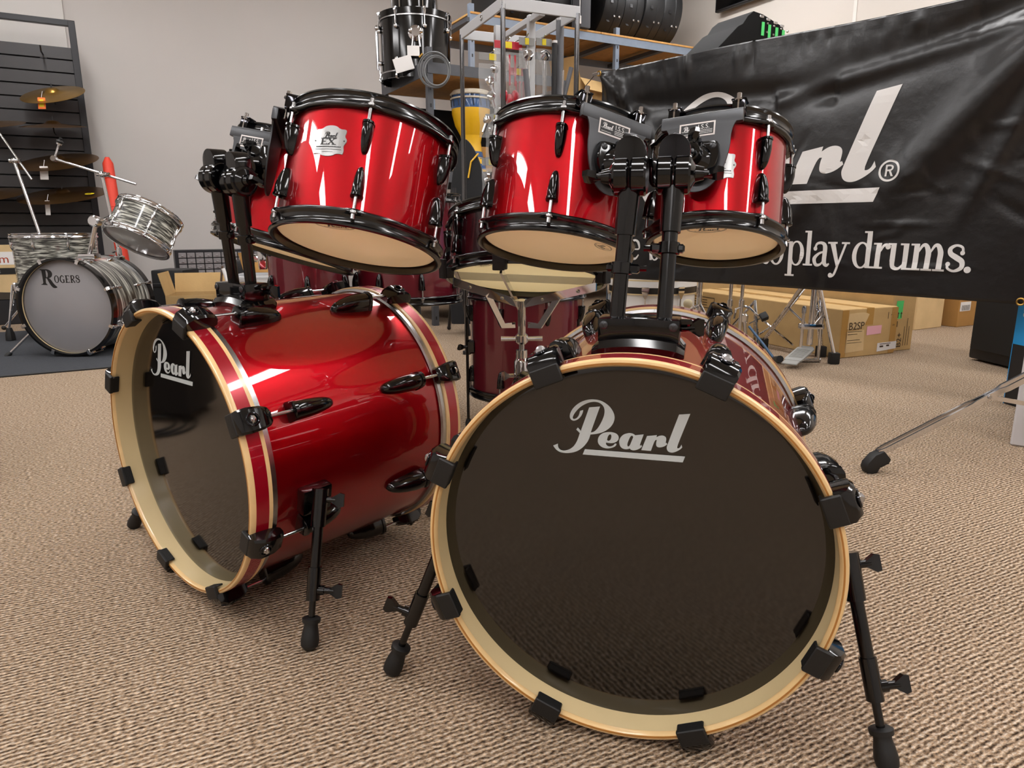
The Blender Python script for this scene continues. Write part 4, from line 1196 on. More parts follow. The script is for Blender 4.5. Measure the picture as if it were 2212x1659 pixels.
# floor tom of the grey kit
FTM = tom_frame((-3.16, 4.92, .22), (0, 0))
rf = drum('floor_tom', 'grey streaked floor tom with chrome rim at the left edge', 'tom drum', FTM, .262, .50, [-74, -29, 16, 61, 106, 151, 196, 241], M_ONYX2, M_CHROME, lug_me=LUGC, rod_m=M_STEEL)
for az in (-78, 42, 162):
    a = math.radians(az); r = .27
    lg = MB(); q = rotz(a)
    lg.tube([q @ V((r + .01, -.02, .16)), q @ V((r + .07, 0, -.13)), q @ V((r + .012, .02, .12))], .0075, 10)
    lo = lg.build('leg', M_CHROME, rf)
    MB().box((r - .004, 0, .14), (.03, .06, .07), q, .008).build('leg_bracket', M_CHROME, rf)
    MB().lathe([(0, -.21), (.030, -.208), (.028, -.17), (.016, -.125), (0, -.125)], 8, q @ tr(r + .07, 0, 0)).build('rubber_foot', M_RUBBER, lo)


# black amplifier out of frame at left, mirrored in the sideways bass drum's head
am = thing('guitar_amplifier', 'black guitar amplifier standing out of frame at left, mirrored in the drum head', 'amplifier', frame((-2.35, 1.95, 0), (0, 0, 1), V((.25, -.97, 0))))
MB().box((0, .16, .32), (.66, .30, .56), None, .015, 2).build('cabinet', M_CASE, am)
MB().box((0, .004, .25), (.58, .012, .36), None, .004).build('grille_cloth', M_SPK, am)
MB().box((0, .004, .54), (.58, .012, .08), None, .004).build('control_panel', M_GREYM, am)
for k in range(6): MB().lathe([(0, .018), (.010, .018), (.012, 0), (0, 0)], 12, frame((-.22 + .088 * k, -.003, .54), (0, -1, 0))).build('knob', M_BLACK, am)
MB().box((0, .16, .615), (.24, .035, .025), None, .008, 2).build('handle', M_RUBBER, am)
for sx in (-1, 1): MB().lathe([(0, 0), (.02, 0), (.02, .045), (0, .045)], 12, tr(sx * .27, .06, 0)).lathe([(0, 0), (.02, 0), (.02, .045), (0, .045)], 12, tr(sx * .27, .26, 0)).build('foot', M_RUBBER, am)
ab = thing('amplifier_cable', 'black cable looped on the carpet before the amplifier, out of frame at left', 'cable', (-1.95, 1.85, 0))
for k in range(3): MB().torus(.16 - .02 * k, .006, tr(.03 * k, .02 * k, .008 + .010 * k), 40, 6).build('loop', M_RUBBER, ab)


# cymbal stands
def boom_stand(label, base, top, boom0, boom1, arm_tip=None):
    t = thing('cymbal_stand', label, 'cymbal stand', V((base.x, base.y, 0)))
    o = V((base.x, base.y, 0)); zt = V((0, 0, 1))
    b = MB(); b.cyl(V((0, 0, .05)), base - o + V((0, 0, .6)), .0145, n=14)
    b.cyl(base - o + V((0, 0, .58)), top - o, .011, n=14); b.build('tube', M_CHROME, t)
    MB().lathe([(.0115, -.03), (.017, -.028), (.017, .02), (.0115, .024)], 16, frame(base - o + V((0, 0, .6)), (top - base).normalized())).build('height_joint', M_CHROME, t)
    inst('wing_screw', WINGC, t, frame(base - o + V((-.022, 0, .6)), (-1, 0, 0)))
    MB().ball(top - o, .022).cyl(top - o - V((.03, 0, 0)), top - o + V((.03, 0, 0)), .016, n=14).build('boom_tilter', M_CHROME, t)
    inst('wing_screw', WINGC, t, frame(top - o + V((.035, -.01, 0)), (1, -.3, 0)))
    MB().cyl(boom0 - o, boom1 - o, .008, n=12).build('boom_arm', M_CHROME, t)
    if arm_tip is not None:
        MB().lathe([(0, -.014), (.018, -.014), (.018, .014), (0, .014)], 16, frame(boom0 - o, (0, -1, .2))).build('cymbal_tilter', M_CHROME, t)
        MB().cyl(boom0 - o, arm_tip - o, .006, n=10).lathe([(0, .0), (.017, 0), (.017, .012), (0, .012)], 14, frame(boom0.lerp(arm_tip, .72) - o, arm_tip - boom0)).build('cymbal_rod', M_CHROME, t)
        MB().lathe([(0, 0), (.02, 0), (.022, .012), (.010, .02), (.010, .034), (0, .034)], 14, frame(boom0.lerp(arm_tip, .8) - o, arm_tip - boom0)).build('felt_washer', M_RUBBER, t)
    for k in range(3):
        a = math.radians(80 + 120 * k); q = V((math.cos(a), math.sin(a), 0))
        lg = MB().tube([q * .02 + zt * .42, q * .17 + zt * .22, q * .34 + zt * .02], .008, 8).build('leg', M_CHROME, t)
        MB().ball(q * .345 + zt * .017, .017).build('rubber_foot', M_RUBBER, lg)
    return t


p = at(58, 500, 5.35); pt = at(30, 347, 5.35)
boom_stand('chrome cymbal stand at the left edge with its boom slanting down', V((p.x + .12, 5.35, 0)), pt, at(-12, 272, 5.35), at(69, 388, 5.35))
pt = at(220, 377, 4.75)
boom_stand('chrome boom stand with empty cymbal rod, behind the small grey tom', V((pt.x + .05, 4.75, 0)), pt, at(117, 343, 4.75), at(294, 398, 4.75), at(131, 300, 4.75))

# ================================================================== slat board with cymbals
sb0 = room(0, 0); _p = gnd(10, 692); sa = (_p - CORNER).dot(UW); sbv = (_p - CORNER).dot(VW)
SBR = sa + .76; SBL = SBR - 1.9; sy = sbv + .05
sw = thing('slat_board', 'tall black slat board in a steel frame on the left wall', 'display board', RM @ tr((SBL + SBR) / 2, sy, 0))
sx0 = (SBR - SBL) / 2
ztop = at(179, 46, (RM @ V((SBR, sy, 0))).y).z
MB().box((sx0, 0, ztop / 2), (.05, .05, ztop), None, .003).build('post', M_FRAMEB, sw)
MB().box((-sx0, 0, ztop / 2), (.05, .05, ztop), None, .003).build('post', M_FRAMEB, sw)
MB().box((0, 0, ztop - .02), (sx0 * 2 + .05, .045, .045), None, .003).build('top_rail', M_FRAMEB, sw)
MB().box((0, -.18, .10), (sx0 * 2 + .05, .42, .20), None, .006).build('base_plinth', M_FRAMEB, sw)
slat_top = at(150, 104, (RM @ V((SBR, sy, 0))).y).z
pit = .102
SLAT = MB().loft([[(x, -.010, -.044), (x, .010, -.050), (x, .010, .050), (x, -.010, .046)] for x in (-sx0 + .025, sx0 - .025)]).mesh('slat', M_SLAT)
z = slat_top - .05
MB().box((0, .014, slat_top / 2 + .1), (sx0 * 2 - .05, .006, slat_top - .22)).build('backing', M_BLACKBOX, sw)
while z > .24:
    inst('slat', SLAT, sw, tr(0, 0, z)); z -= pit


def cymbal(label, c, dia, tilt, m, az=0.0, tag_m=None, tagsz=(.05, .08), tag_drop=.02, sticker=False):
    ax = V((math.sin(az) * math.sin(tilt), -math.sin(tilt) * math.cos(az), math.cos(tilt)))
    M = frame(c, ax, V((1, 0, 0)))
    t = thing('cymbal', label, 'cymbal', M, 'cymbals on the slat board')
    r = dia / 2
    MB().lathe([(.006, .028), (.02, .027), (.04, .021), (.052, .008), (.06, .003), (r * .5, -.006), (r * .85, -.014), (r, -.020), (r, -.0212), (r * .85, -.0155), (r * .5, -.0075), (.058, .001), (.05, .006), (.04, .019), (.02, .025), (.006, .026)], 72, closed=True).build('disc', m, t)
    pg = V((c.x, c.y, c.z))
    I_ = M.inverted()
    wall = pg + VW * .42
    MB().tube([I_ @ (pg + V((0, 0, .06))), I_ @ (pg + V((0, 0, -.02))), I_ @ (pg + VW * .06 - V((0, 0, .06))), I_ @ (V((pg.x, pg.y, pg.z)) + VW * PEG(pg) - V((0, 0, .05)))], .005, 8).build('peg', M_FRAMEB, t)
    if tag_m:
        q = I_ @ (pg + V((.01, -r * .75, -.03 - tag_drop)))
        F = I_ @ frame(pg + V((.012, -r * .7, -.05 - tag_drop)), (.1, -1, .1), (1, 0, 0))
        tg = MB().box((0, -tagsz[1] / 2, 0), (tagsz[0], tagsz[1], .004), F @ Matrix.Diagonal((1, 1, 1, 1)), .001).build('hang_tag', tag_m, t)
        MB().tube([F @ V((0, 0, 0)), F @ V((0, .05, -.02))], .0015, 6).build('tag_string', M_LABEL, t)
        if tag_m is M_ORANGE:
            decal('tag_print', [[(-.018, -.07), (.018, -.07), (.018, -.04), (-.018, -.04)], [(-.016, -.03), (.016, -.03), (.016, -.015), (-.016, -.015)]], planefn(F, .003), M_YELT, tg)
    return t


def PEG(p): return max(.05, ((RM @ V((SBR, sy - .01, 0))) - p).dot(VW))
def cy(px, py, off): # point off metres in front of the slats
    d = ray(px, py); n = VW; q = RM @ V((SBR, sy - off, 0)); s = ((q - CC).dot(n)) / d.dot(n); return CC + d * s


cymbal('small golden cymbal with orange hang tag, highest on the slat board', cy(112, 198, .30), .46, .45, M_BRASS, 0, M_ORANGE, (.055, .085))
cymbal('dark thin cymbal seen edge-on, second down on the slat board', cy(114, 268, .32), .46, .15, M_BRASSD, .1)
cymbal('dark bronze cymbal with paper tag, third down on the slat board', cy(124, 344, .34), .58, .32, M_BRASSD, 0, M_LABEL, (.06, .10))
c4 = cymbal('large dark bronze cymbal with a yellow sticker, lowest on the slat board', cy(135, 416, .36), .64, .26, M_BRASSD, 0, M_LABEL, (.035, .11))
decal('yellow_sticker', [ellipse(.25, -.06, .035, .028, 20)], lambda u, v_: V((u, v_, .004)), M_YELT, c4)
text_decal('sticker_numeral', '2', .05, lambda u, v_: V((u + .235, v_ - .075, .006)), M_BADGEK, c4)
cymbal('dark cymbal cut by the left edge, upper of the two', cy(-22, 263, .30), .46, .25, M_BRASSD)
cymbal('dark cymbal cut by the left edge, lower of the two', cy(-26, 415, .32), .50, .26, M_BRASSD)
pgs = thing('display_hook', 'bare black display hook on the slat board above the golden cymbal', 'hook', cy(93, 118, 0))
MB().tube([(0, 0, 0), tuple(-VW * .22 - V((0, 0, .02))), tuple(-VW * .25 + V((0, 0, .02)))], .006, 8).build('hook_rod', M_FRAMEB, pgs)
MB().box((0, 0, 0), (.05, .012, .06), frame((0, 0, 0), (0, 0, 1), UW), .003).build('hook_plate', M_FRAMEB, pgs)

# red padded roll leaning by the slat board post
ra = gnd(262, 640); rp = at(232, 345, 5.9); rq = at(262, 555, 5.7)
rr_ = thing('padded_roll', 'tall red padded nylon roll standing beside the slat board', 'bag', V((rq.x + .02, 5.7, 0)))
o = rr_.matrix_world.translation
pth = [V((.03, .0, .02)), V((.0, 0, .35)), rq.lerp(rp, .35) - o, rq.lerp(rp, .7) - o, rp - o - V((0, 0, .03)), rp - o + V((0, 0, .02))]
MB().tube(pth, [.042, .046, .044, .043, .040, .015], 16).build('roll', M_RED2, rr_)
for f_ in (.25, .5, .8):
    c_ = rq.lerp(rp, f_) - o; MB().torus(.0435, .003, frame(c_, rp - rq), 20, 6).build('tie_strap', M_RED2, rr_)

def rr_a(p): return (p - CORNER).dot(UW)


# boxed practice drum set on the plinth, left edge
bx = RM @ V((SBL + .62, sy - .24, .20)); bt = gnd(10, 660)
pb = thing('product_box', 'pale carton with printed sound panel at the left edge under the slat board', 'box', RM @ tr(rr_a(at(22, 655, 5.6)), sy - .27, .201))
MB().box((-.22, 0, .21), (.62, .24, .42), None, .004).build('carton_body', M_CARD3, pb)
FB = Matrix.Translation((0, -.1212, 0)) @ Matrix.Rotation(PI / 2, 4, 'X')
decal('white_panel', [[(-.42, .27), (.08, .27), (.08, .37), (-.42, .37)]], planefn(FB, .0008), M_LABEL, pb)
text_decal('orange_word', 'Drum', .09, planefn(FB @ tr(-.17, .285, 0), .002), M_TUBER, pb)
decal('black_band', [[(-.5, .195), (.085, .195), (.085, .245), (-.5, .245)]], planefn(FB, .0008), M_BADGEK, pb)
text_decal('band_words', 'Sound Enhancement', .034, planefn(FB @ tr(-.30, .208, 0), .002), M_WHITE, pb)
decal('photo_curve', [chaikin([(-.5, .0), (.085, .0), (.085, .05), (-.1, .06), (-.25, .1), (-.5, .06)], 2, 60)], planefn(FB, .0008), mat('dark_print', '3a3126', .6), pb)

# ================================================================== steel shelving along the back wall
def rr(p): return ((p - CORNER).dot(UW), (p - CORNER).dot(VW))


def slotted_post(nm, x, y, h, m, t, sx=1):
    b = MB(); b.box((sx * .02, 0, h / 2), (.045, .003, h)); b.box((0, .02, h / 2), (.003, .045, h))
    o = b.build(nm, m, t, tr(x, y, 0))
    if sx:
        for k in range(int(h / .12)):
            MB().box((sx * .02, -.0022, .06 + k * .12), (.012, .001, .026)).build('slot', M_BLACKBOX, o)
    return o


# dark unit: near-left post seen at pixel column 938
q = gnd(938, 704); a0, b0 = rr(q)
s1 = thing('shelf_unit', 'dark grey slotted steel shelving with drums on top', 'shelf', RM @ tr(a0, b0, 0))
H1 = at(935, 100, q.y).z
LN1, DP1 = 1.15, .95
for x, y in ((0, 0), (LN1, 0), (0, DP1), (LN1, DP1)): slotted_post('post', x, y, H1 if x == 0 else H1 - .12, M_DARKM, s1)
for z in (.22, 1.12, H1 - .14):
    MB().box((LN1 / 2, -.004, z), (LN1, .006, .075)).build('beam', M_DARKM, s1)
    MB().box((LN1 / 2, DP1, z), (LN1, .006, .075)).build('beam', M_DARKM, s1)
    MB().box((-.002, DP1 / 2, z), (.006, DP1, .10)).build('side_beam', M_DARKM, s1)
    MB().box((LN1, DP1 / 2, z), (.006, DP1, .075)).build('side_beam', M_DARKM, s1)
    MB().box((LN1 / 2, DP1 / 2, z + .042 - (.07 if z > 1.2 else 0)), (LN1, DP1 - .02, .018), None, .002).build('board', M_PLYW if z > 1.2 else M_CASE, s1)
top1 = H1 - .14 + .051 - .07

# black bass drum lying on its side hoop on top of the dark unit
bpos = at(884, 60, 5.95); bz_ = top1
ba, bb_ = rr(bpos)
BKM = frame(RM @ V((ba + .02, b0 + .50, bz_ + .001)), (0, 0, 1), V((-bpos.x, -bpos.y, 0)))
RB_ = .282
bk = thing('bass_drum', 'black bass drum with chrome fittings standing on end on top of the shelving', 'bass drum', BKM)
hB = .48
MB().lathe([(RB_ - .012, .045), (RB_ - .012, hB - .045), (RB_ - .02, hB - .045), (RB_ - .02, .045)], 72, closed=True).build('shell', M_BLACK, bk)
for z0, s in ((0, 1), (hB, -1)):
    ho = MB().lathe([(RB_, z0), (RB_, z0 + s * .042), (RB_ - .012, z0 + s * .042), (RB_ - .012, z0)], 72, closed=True).build('hoop', M_BLACK, bk)
    MB().lathe([(RB_ - .002, z0 + s * .044), (RB_ - .002, z0 + s * .053), (RB_ - .01, z0 + s * .053), (RB_ - .01, z0 + s * .044)], 72, closed=True).build('flesh_hoop', M_STEEL, ho)
MB().lathe([(0, hB - .03), (RB_ - .02, hB - .03), (RB_ - .013, hB - .04)], 48).build('head', M_HEADB, bk)
for k in range(8):
    R_ = rotz(math.radians(-76 + 45 * k))
    for z0, s in ((hB, 1), (0, -1)):
        F = R_ @ tr(RB_, 0, z0)
        if s < 0: F = F @ Matrix.Diagonal((1, -1, -1, 1))
        inst('claw_hook', CLAWC, bk, F)
        MB().cyl((.006, 0, -.11), (.006, 0, -.03), .004, n=8).ball((.0, 0, -.125), .018, None, 10).build('tension_rod', M_CHROME, bk, F)
MB().lathe([(0, 0), (.05, 0), (.055, .012), (.03, .022), (.03, .05), (0, .05)], 20, frame((RB_ - .012, 0, .30), (1, 0, 0))).ball((RB_ + .02, -.035, .31), .02).ball((RB_ + .02, .035, .31), .02).cyl((RB_ + .02, -.02, .28), (RB_ + .02, -.03, .20), .008).cyl((RB_ + .02, .02, .28), (RB_ + .02, .03, .20), .008).build('tom_bracket', M_CHROME, bk)
MB().cyl((.05, -RB_ - .012, .36), (.05, -RB_ - .012, .08), .012, n=12).ball((.05, -RB_ - .005, .38), .024).build('folded_spur', M_CHROME, bk)
MB().box((RB_ + .03, -.02, .17), (.006, .09, .07), None, .001).box((RB_ + .035, -.07, .10), (.004, .14, .10), frame((0, 0, 0), (0, -.3, 1), (1, 0, 0)), .001).build('paper_tags', M_LABEL, bk)
# narrower black tom stacked on it
T2 = BKM @ tr(0, .0, hB + .001)
bt2 = thing('tom_drum', 'narrow black tom stacked on the black bass drum up on the shelving', 'tom drum', T2)
MB().lathe([(0, 0), (.17, 0), (.178, .008), (.172, .03), (.166, .035), (.166, .40), (.178, .41), (.178, .44), (0, .43)], 64).build('shell', M_BLACK, bt2)
for k in range(6):
    MB().cyl((.176, 0, .02), (.176, 0, .42), .005, n=8).box((.168, 0, .2), (.02, .024, .09), None, .006).build('tube_lug', M_CHROME, bt2, rotz(math.radians(-40 + 60 * k)))
decal('round_mark', [(ellipse(0, 0, .03, .022), ellipse(0, 0, .024, .017)), ellipse(0, 0, .008, .012, 12)], lambda u, v_: V((.1668 * math.cos(-.9 + u / .166), .1668 * math.sin(-.9 + u / .166), .11 + v_)), M_STEEL, bt2)

# coiled grey cable hung on the post
cc_ = at(941, 148, q.y - .03)
cb = thing('cable_coil', 'coiled grey cable hanging on the dark shelving post', 'cable', cc_)
for k in range(4):
    MB().torus(.118 - .012 * k + .004 * (k % 2), .0055, frame((.006 * k - .01, -.006 * k, -.004 * k - .01), (-.08 + .05 * k, -1, .1 * (k - 1.5)), (1, 0, 0)) @ Matrix.Diagonal((.98, 1.0 + .05 * k, 1, 1)), 44, 6).build('loop', mat('grey_cable_jacket', '6c6e70', .5) if k == 0 else MATS['grey_cable_jacket'], cb)
MB().cyl((-.09, 0, .10), (-.115, 0, .075), .008, n=10).build('plug', M_BRASS, cb)

# blue-grey unit further along
q2 = V((1.02, 7.36, 0)); a2_, b2_ = rr(q2)
s2 = thing('shelf_unit', 'blue-grey steel shelving with particle boards, holding round black cases', 'shelf', RM @ tr(a2_, b2_, 0))
z2 = at(1312, 88, 7.36).z; H2 = z2 + .12
X0, X1, DP2 = -1.58, 1.20, .90
for x in (X0, 0, X1):
    for y in (0, DP2): slotted_post('post', x, y, H2 if x != X1 else H2 + .06, M_BLUEM, s2)
for z in (.25, 1.55, z2):
    MB().box(((X0 + X1) / 2, -.006, z), (X1 - X0, .008, .07)).build('beam', M_BLUEM, s2)
    MB().box(((X0 + X1) / 2, DP2, z), (X1 - X0, .008, .07)).build('beam', M_BLUEM, s2)
    for x in (X0, -.8, 0, .6, X1): MB().box((x, DP2 / 2, z - .012), (.06, DP2, .035)).build('cross_bar', M_DARKM, s2)
    for k in range(2):
        xa = X0 + (X1 - X0) * k / 2; MB().box((xa + (X1 - X0) / 4, DP2 / 2, z + .044), ((X1 - X0) / 2 - .006, DP2 + .03, .018), None, .002).build('board', M_PLYW, s2)
zt2 = z2 + .054


def drum_case(label, px, dia, th, m=M_CASE, tape=False):
    c = at(px, 40, 7.6); a_, b_ = rr(c)
    M = RM @ tr(a_, b2_ + .34, zt2 + dia / 2)
    t = thing('drum_case', label, 'case', M, 'round cases on the upper shelf')
    X = Matrix.Rotation(PI / 2, 4, 'Y'); r = dia / 2; h = th / 2
    MB().lathe([(0, -h), (r - .03, -h), (r - .008, -h + .008), (r, -h + .03), (r, h * .15), (r + .006, h * .18), (r + .006, h * .30), (r, h * .33), (r, h - .03), (r - .008, h - .008), (r - .03, h), (0, h)], 56, X).build('shell', m, t)
    for k in range(4):
        a = math.radians(-150 + 40 * k)
        for dx in (.0, .06):
            MB().box((0, 0, 0), (.02, .014, .02), tr(h * .1 + dx, math.cos(a) * (r + .004), math.sin(a) * (r + .004)), .003).build('latch', M_STEEL, t)
    for k in range(3):
        MB().box((0, 0, 0), (.03, .003, .05), tr(-.05, -math.cos(.35 - k * .5) * (r + .001), math.sin(.35 - k * .5) * (r + .001)) @ Matrix.Rotation(.35 - k * .5, 4, 'X')).build('mould_rib', M_BLACKBOX, t)
    if tape:
        MB().box((0, 0, 0), (.10, .006, .12), tr(.0, -math.cos(.3) * (r + .004), -math.sin(-.25) * (r + .004)), .001).build('green_tape', M_GREEN, t)
    return t


drum_case('first round black case from the left on the upper shelf', 1292, .70, .25)
drum_case('second round black case from the left on the upper shelf', 1352, .68, .245)
drum_case('third round black case on the upper shelf, with green tape', 1412, .72, .25, tape=True)
drum_case('fourth round black case, rightmost in the row on the upper shelf', 1472, .70, .25)
c = at(1258, 30, 7.2); a_, b_ = rr(c)
fc = thing('flat_case', 'thin grey-black flat case standing before the round cases', 'case', RM @ tr(a_ - .02, b2_ - .03, zt2 + .0))
MB().box((0, .05, .23), (.11, .16, .46), None, .015, 2).build('shell', mat('grey_nylon_case', '4a4b50', .7), fc)
MB().cyl((-.065, -.02, .40), (-.07, -.03, .12), .004).build('zip_pull', M_LABEL, fc)
MB().box((-.072, -.035, .06), (.03, .006, .07), None, .003).build('paper_tag', M_LABEL, fc)
for k in range(2):
    dc = drum_case('long dark case behind the display rack on the upper shelf, %s' % ('left end' if k == 0 else 'right end'), 1040 + 130 * k, .5, .5)
    del dc['group']

# black shaped case high at right, with green tags
gc = thing('gear_case', 'black angular gear case with green tags above the banner', 'case', frame(at(1640, 108, 6.6), (0, 0, 1), UW))
def gp(px, py): p_ = at(px, py, 6.6) - gc.matrix_world.translation; return (p_.dot(UW) * 1.0, p_.z)
poly = [gp(1500, 118), (gp(1500, 118)[0], -.12), (gp(1738, 90)[0], -.12), gp(1736, 72), gp(1722, 48), gp(1690, 40), gp(1650, 30), gp(1618, 27), gp(1598, 40), gp(1582, 58), gp(1565, 66)]
MB().prism(poly, .42, Matrix(((1, 0, 0, 0), (0, 0, -1, .42), (0, 1, 0, 0), (0, 0, 0, 1))), .01).build('shell', M_MATTEK, gc)
for k, px in enumerate((1649, 1672, 1698, 1722)):
    x, z = gp(px, 62 + k * 3); MB().box((x, -.006, z), (.035, .006, .11), None, .002).build('green_tag', M_GREEN, gc)
    x2, zz = gp(px - 4, 33 + k * 4); MB().box((x2, -.004, zz - .01), (.05, .012, .02), None, .004).build('latch', M_STEEL, gc)
    for dz in (.0, -.07): MB().ball((x + .055, -.004, z + .05 + dz), .011, None, 8).build('stud', M_STEEL, gc)
# shelf carrying it (hidden behind the banner)
cs = thing('steel_rack', 'steel rack behind the banner carrying the angular gear case', 'shelf', frame(at(1640, 108, 6.6), (0, 0, 1), UW))
MB().box((0, .2, -.14), (1.3, .6, .03), None, .003).build('board', M_PLYW, cs)
zc = cs.matrix_world.translation.z
for x in (-.6, .6):
    for y in (-.06, .46): MB().box((x, y, -.155 - (zc - .155) / 2), (.04, .04, zc - .155)).build('post', M_BLUEM, cs)
# dark display panel high on the right wall
_d = ray(1618, 6); _t = ((CORNER - CC).dot(UW)) / _d.dot(UW); pw = CC + _d * _t; bW = (pw - CORNER).dot(VW)
wp = thing('wall_screen', 'dark wall screen high up at the top edge of the picture', 'screen', RM @ tr(-.08, bW, pw.z))
MB().box((0, .0, .28), (.05, .75, .60), None, .006).build('panel', M_BLACKBOX, wp)
MB().box((-.027, .0, .28), (.004, .71, .56), None, .001).build('glass', M_BLACK, wp)
MB().box((.05, 0, .28), (.06, .2, .2)).build('wall_bracket', M_FRAMEB, wp)

# cartons on the middle shelf of the blue-grey unit
def carton(name, label, M, s, m, flaps=None, tape=True, group=None):
    t = thing(name, label, 'box', M, group)
    x, y, z = s
    if flaps:
        w_ = .006
        for nm, c_, sz in (('front_panel', (0, -y / 2, z / 2), (x, w_, z)), ('back_panel', (0, y / 2, z / 2), (x, w_, z)), ('side_panel', (-x / 2, 0, z / 2), (w_, y, z)), ('side_panel', (x / 2, 0, z / 2), (w_, y, z)), ('bottom_panel', (0, 0, w_ / 2), (x, y, w_))):
            MB().box(c_, sz).build(nm, m, t)
        for (nx, ny, an) in flaps:
            ln = (y if nx else x) ; d = (x if nx else y) * .45
            ctr = V((nx * x / 2, ny * y / 2, z)); outv = V((nx, ny, 0)); dirv = outv * math.cos(an) + V((0, 0, 1)) * math.sin(an); side = V((-ny, nx, 0))
            M2 = frame(ctr + dirv * d / 2, dirv.cross(side), dirv)
            MB().box((0, 0, 0), (d, ln, .005), M2).build('flap', m, t)
    else:
        MB().box((0, 0, z / 2), s, None, .004).build('carton_body', m, t)
        if tape: MB().box((0, 0, z + .0006), (x * 1.0, .05, .001)).box((-x / 2 - .0006, 0, z - .03), (.001, .05, .06)).box((x / 2 + .0006, 0, z - .03), (.001, .05, .06)).build('tape', M_TAPE, t)
    return t


c = at(1225, 178, 7.7); a_, b_ = rr(c)
zs = 1.55 + .054
kb = carton('carton', 'open cardboard carton with labelled flap, on the shelf above another carton', RM @ tr(a_ + .02, b2_ + .30, zs + .30) @ rotz(.3), (.44, .34, .26), M_CARD, [(1, 0, .15), (-1, 0, 1.2), (0, -1, -.9)])
decal('label', [[(-.06, -.04), (.06, -.04), (.06, .04), (-.06, .04)]], planefn(tr(.30, 0, .292), 0), M_LABEL, kb)
carton('carton', 'plain closed carton beneath the open one on the blue-grey shelving', RM @ tr(a_ + .06, b2_ + .30, zs) @ rotz(.05), (.60, .40, .29), M_CARD3)
carton('carton', 'flat tan carton on the dark shelving, just under its top board', RM @ tr(a0 + .55, b0 + .35, 1.12 + .051) @ rotz(.0), (.62, .40, .20), M_CARD2)

for k_, (xx, ww, hh2, lab) in enumerate(((.30, .56, .50, 'left'), (.86, .46, .56, 'right'))):
    kc_ = thing('instrument_case', 'black instrument case stored behind the djembe on the dark shelving, %s one' % lab, 'case', RM @ tr(a0 + xx, b0 + .66, 1.12 + .052))
    MB().box((0, 0, hh2 / 2), (ww, .42, hh2), None, .02, 2).build('shell', M_MATTEK, kc_)
    MB().box((0, -.215, hh2 * .6), (.12, .02, .03), None, .006).build('handle', M_RUBBER, kc_)
for k_, (xx, ww, lab) in enumerate(((.30, .54, 'left'), (.86, .48, 'right'))):
    kc_ = thing('instrument_case', 'black instrument case on the lowest shelf of the dark shelving, %s one' % lab, 'case', RM @ tr(a0 + xx, b0 + .50, .22 + .052))
    MB().box((0, 0, .26), (ww, .60, .52), None, .02, 2).build('shell', M_MATTEK, kc_)
    MB().box((0, -.305, .36), (.12, .02, .03), None, .006).build('handle', M_RUBBER, kc_)

# djembe and gig bag on / before the dark unit
dj = at(1021, 300, 5.75)
djM = RM @ tr(rr(dj)[0], b0 + .18, 1.12 + .052)
dj_ = thing('djembe', 'yellow and blue painted djembe on the dark shelving', 'hand drum', djM)
zs_ = 1.12 + .052; hD = at(1021, 198, djM.translation.y).z - zs_
MB().lathe([(0, 0), (.115, 0), (.118, .02), (.085, hD * .25), (.075, hD * .38), (.085, hD * .46)], 40).build('foot_section', M_YEL, dj_)
MB().lathe([(.085, hD * .46), (.125, hD * .58), (.148, hD * .72), (.150, hD * .78)], 40).build('bowl', M_YEL, dj_)
MB().lathe([(.150, hD * .78), (.150, hD * .86), (.146, hD * .955)], 40).build('blue_band', M_BLUE, dj_)
MB().lathe([(.118, .021), (.108, .06), (.097, .10), (.0865, hD * .26), (.0845, hD * .25), (.116, .015)], 40).build('blue_foot', M_BLUE, dj_)
MB().torus(.152, .010, tr(0, 0, hD * .955), 40, 8).torus(.155, .007, tr(0, 0, hD * .90), 40, 8).build('rim', M_SKIN, dj_)
MB().lathe([(0, hD), (.14, hD), (.150, hD - .012), (.150, hD - .03)], 40).build('skin', M_SKIN, dj_)
for k in range(16):
    a = 2 * PI * k / 16; MB().cyl((.156 * math.cos(a), .156 * math.sin(a), hD * .95), (.152 * math.cos(a + .1), .152 * math.sin(a + .1), hD * .80), .003, n=6).build('cord', M_FRAMEB, dj_)
gb = at(1030, 470, 4.9)
gbt = thing('gig_bag', 'black gig bag with yellow piping leaning by the display rack', 'bag', V((gb.x, 4.95, 0)))
def gbp(px, py): p_ = at(px, py, 4.95) - gbt.matrix_world.translation; return (p_.x, p_.z)
out = chaikin([gbp(975, 700), gbp(965, 500), gbp(978, 360), gbp(996, 300), gbp(1010, 300), gbp(1030, 330), gbp(1046, 380), gbp(1058, 470), gbp(1075, 700)], 2, 70)
out = [(x, max(z, 0.0)) for x, z in out]
MB().prism(out, .16, Matrix(((1, 0, 0, 0), (0, 0, 1, -.02), (0, 1, 0, 0), (0, 0, 0, 1))), .02).build('body', M_BAG, gbt)
MB().tube([(*gbp(1012, 385), -.028)[0:1] + (-.028,) + gbp(1012, 385)[1:], (gbp(1018, 350)[0], -.028, gbp(1018, 350)[1]), (gbp(1034, 332)[0], -.028, gbp(1034, 332)[1])], .006, 6).build('yellow_piping', M_YEL, gbt)

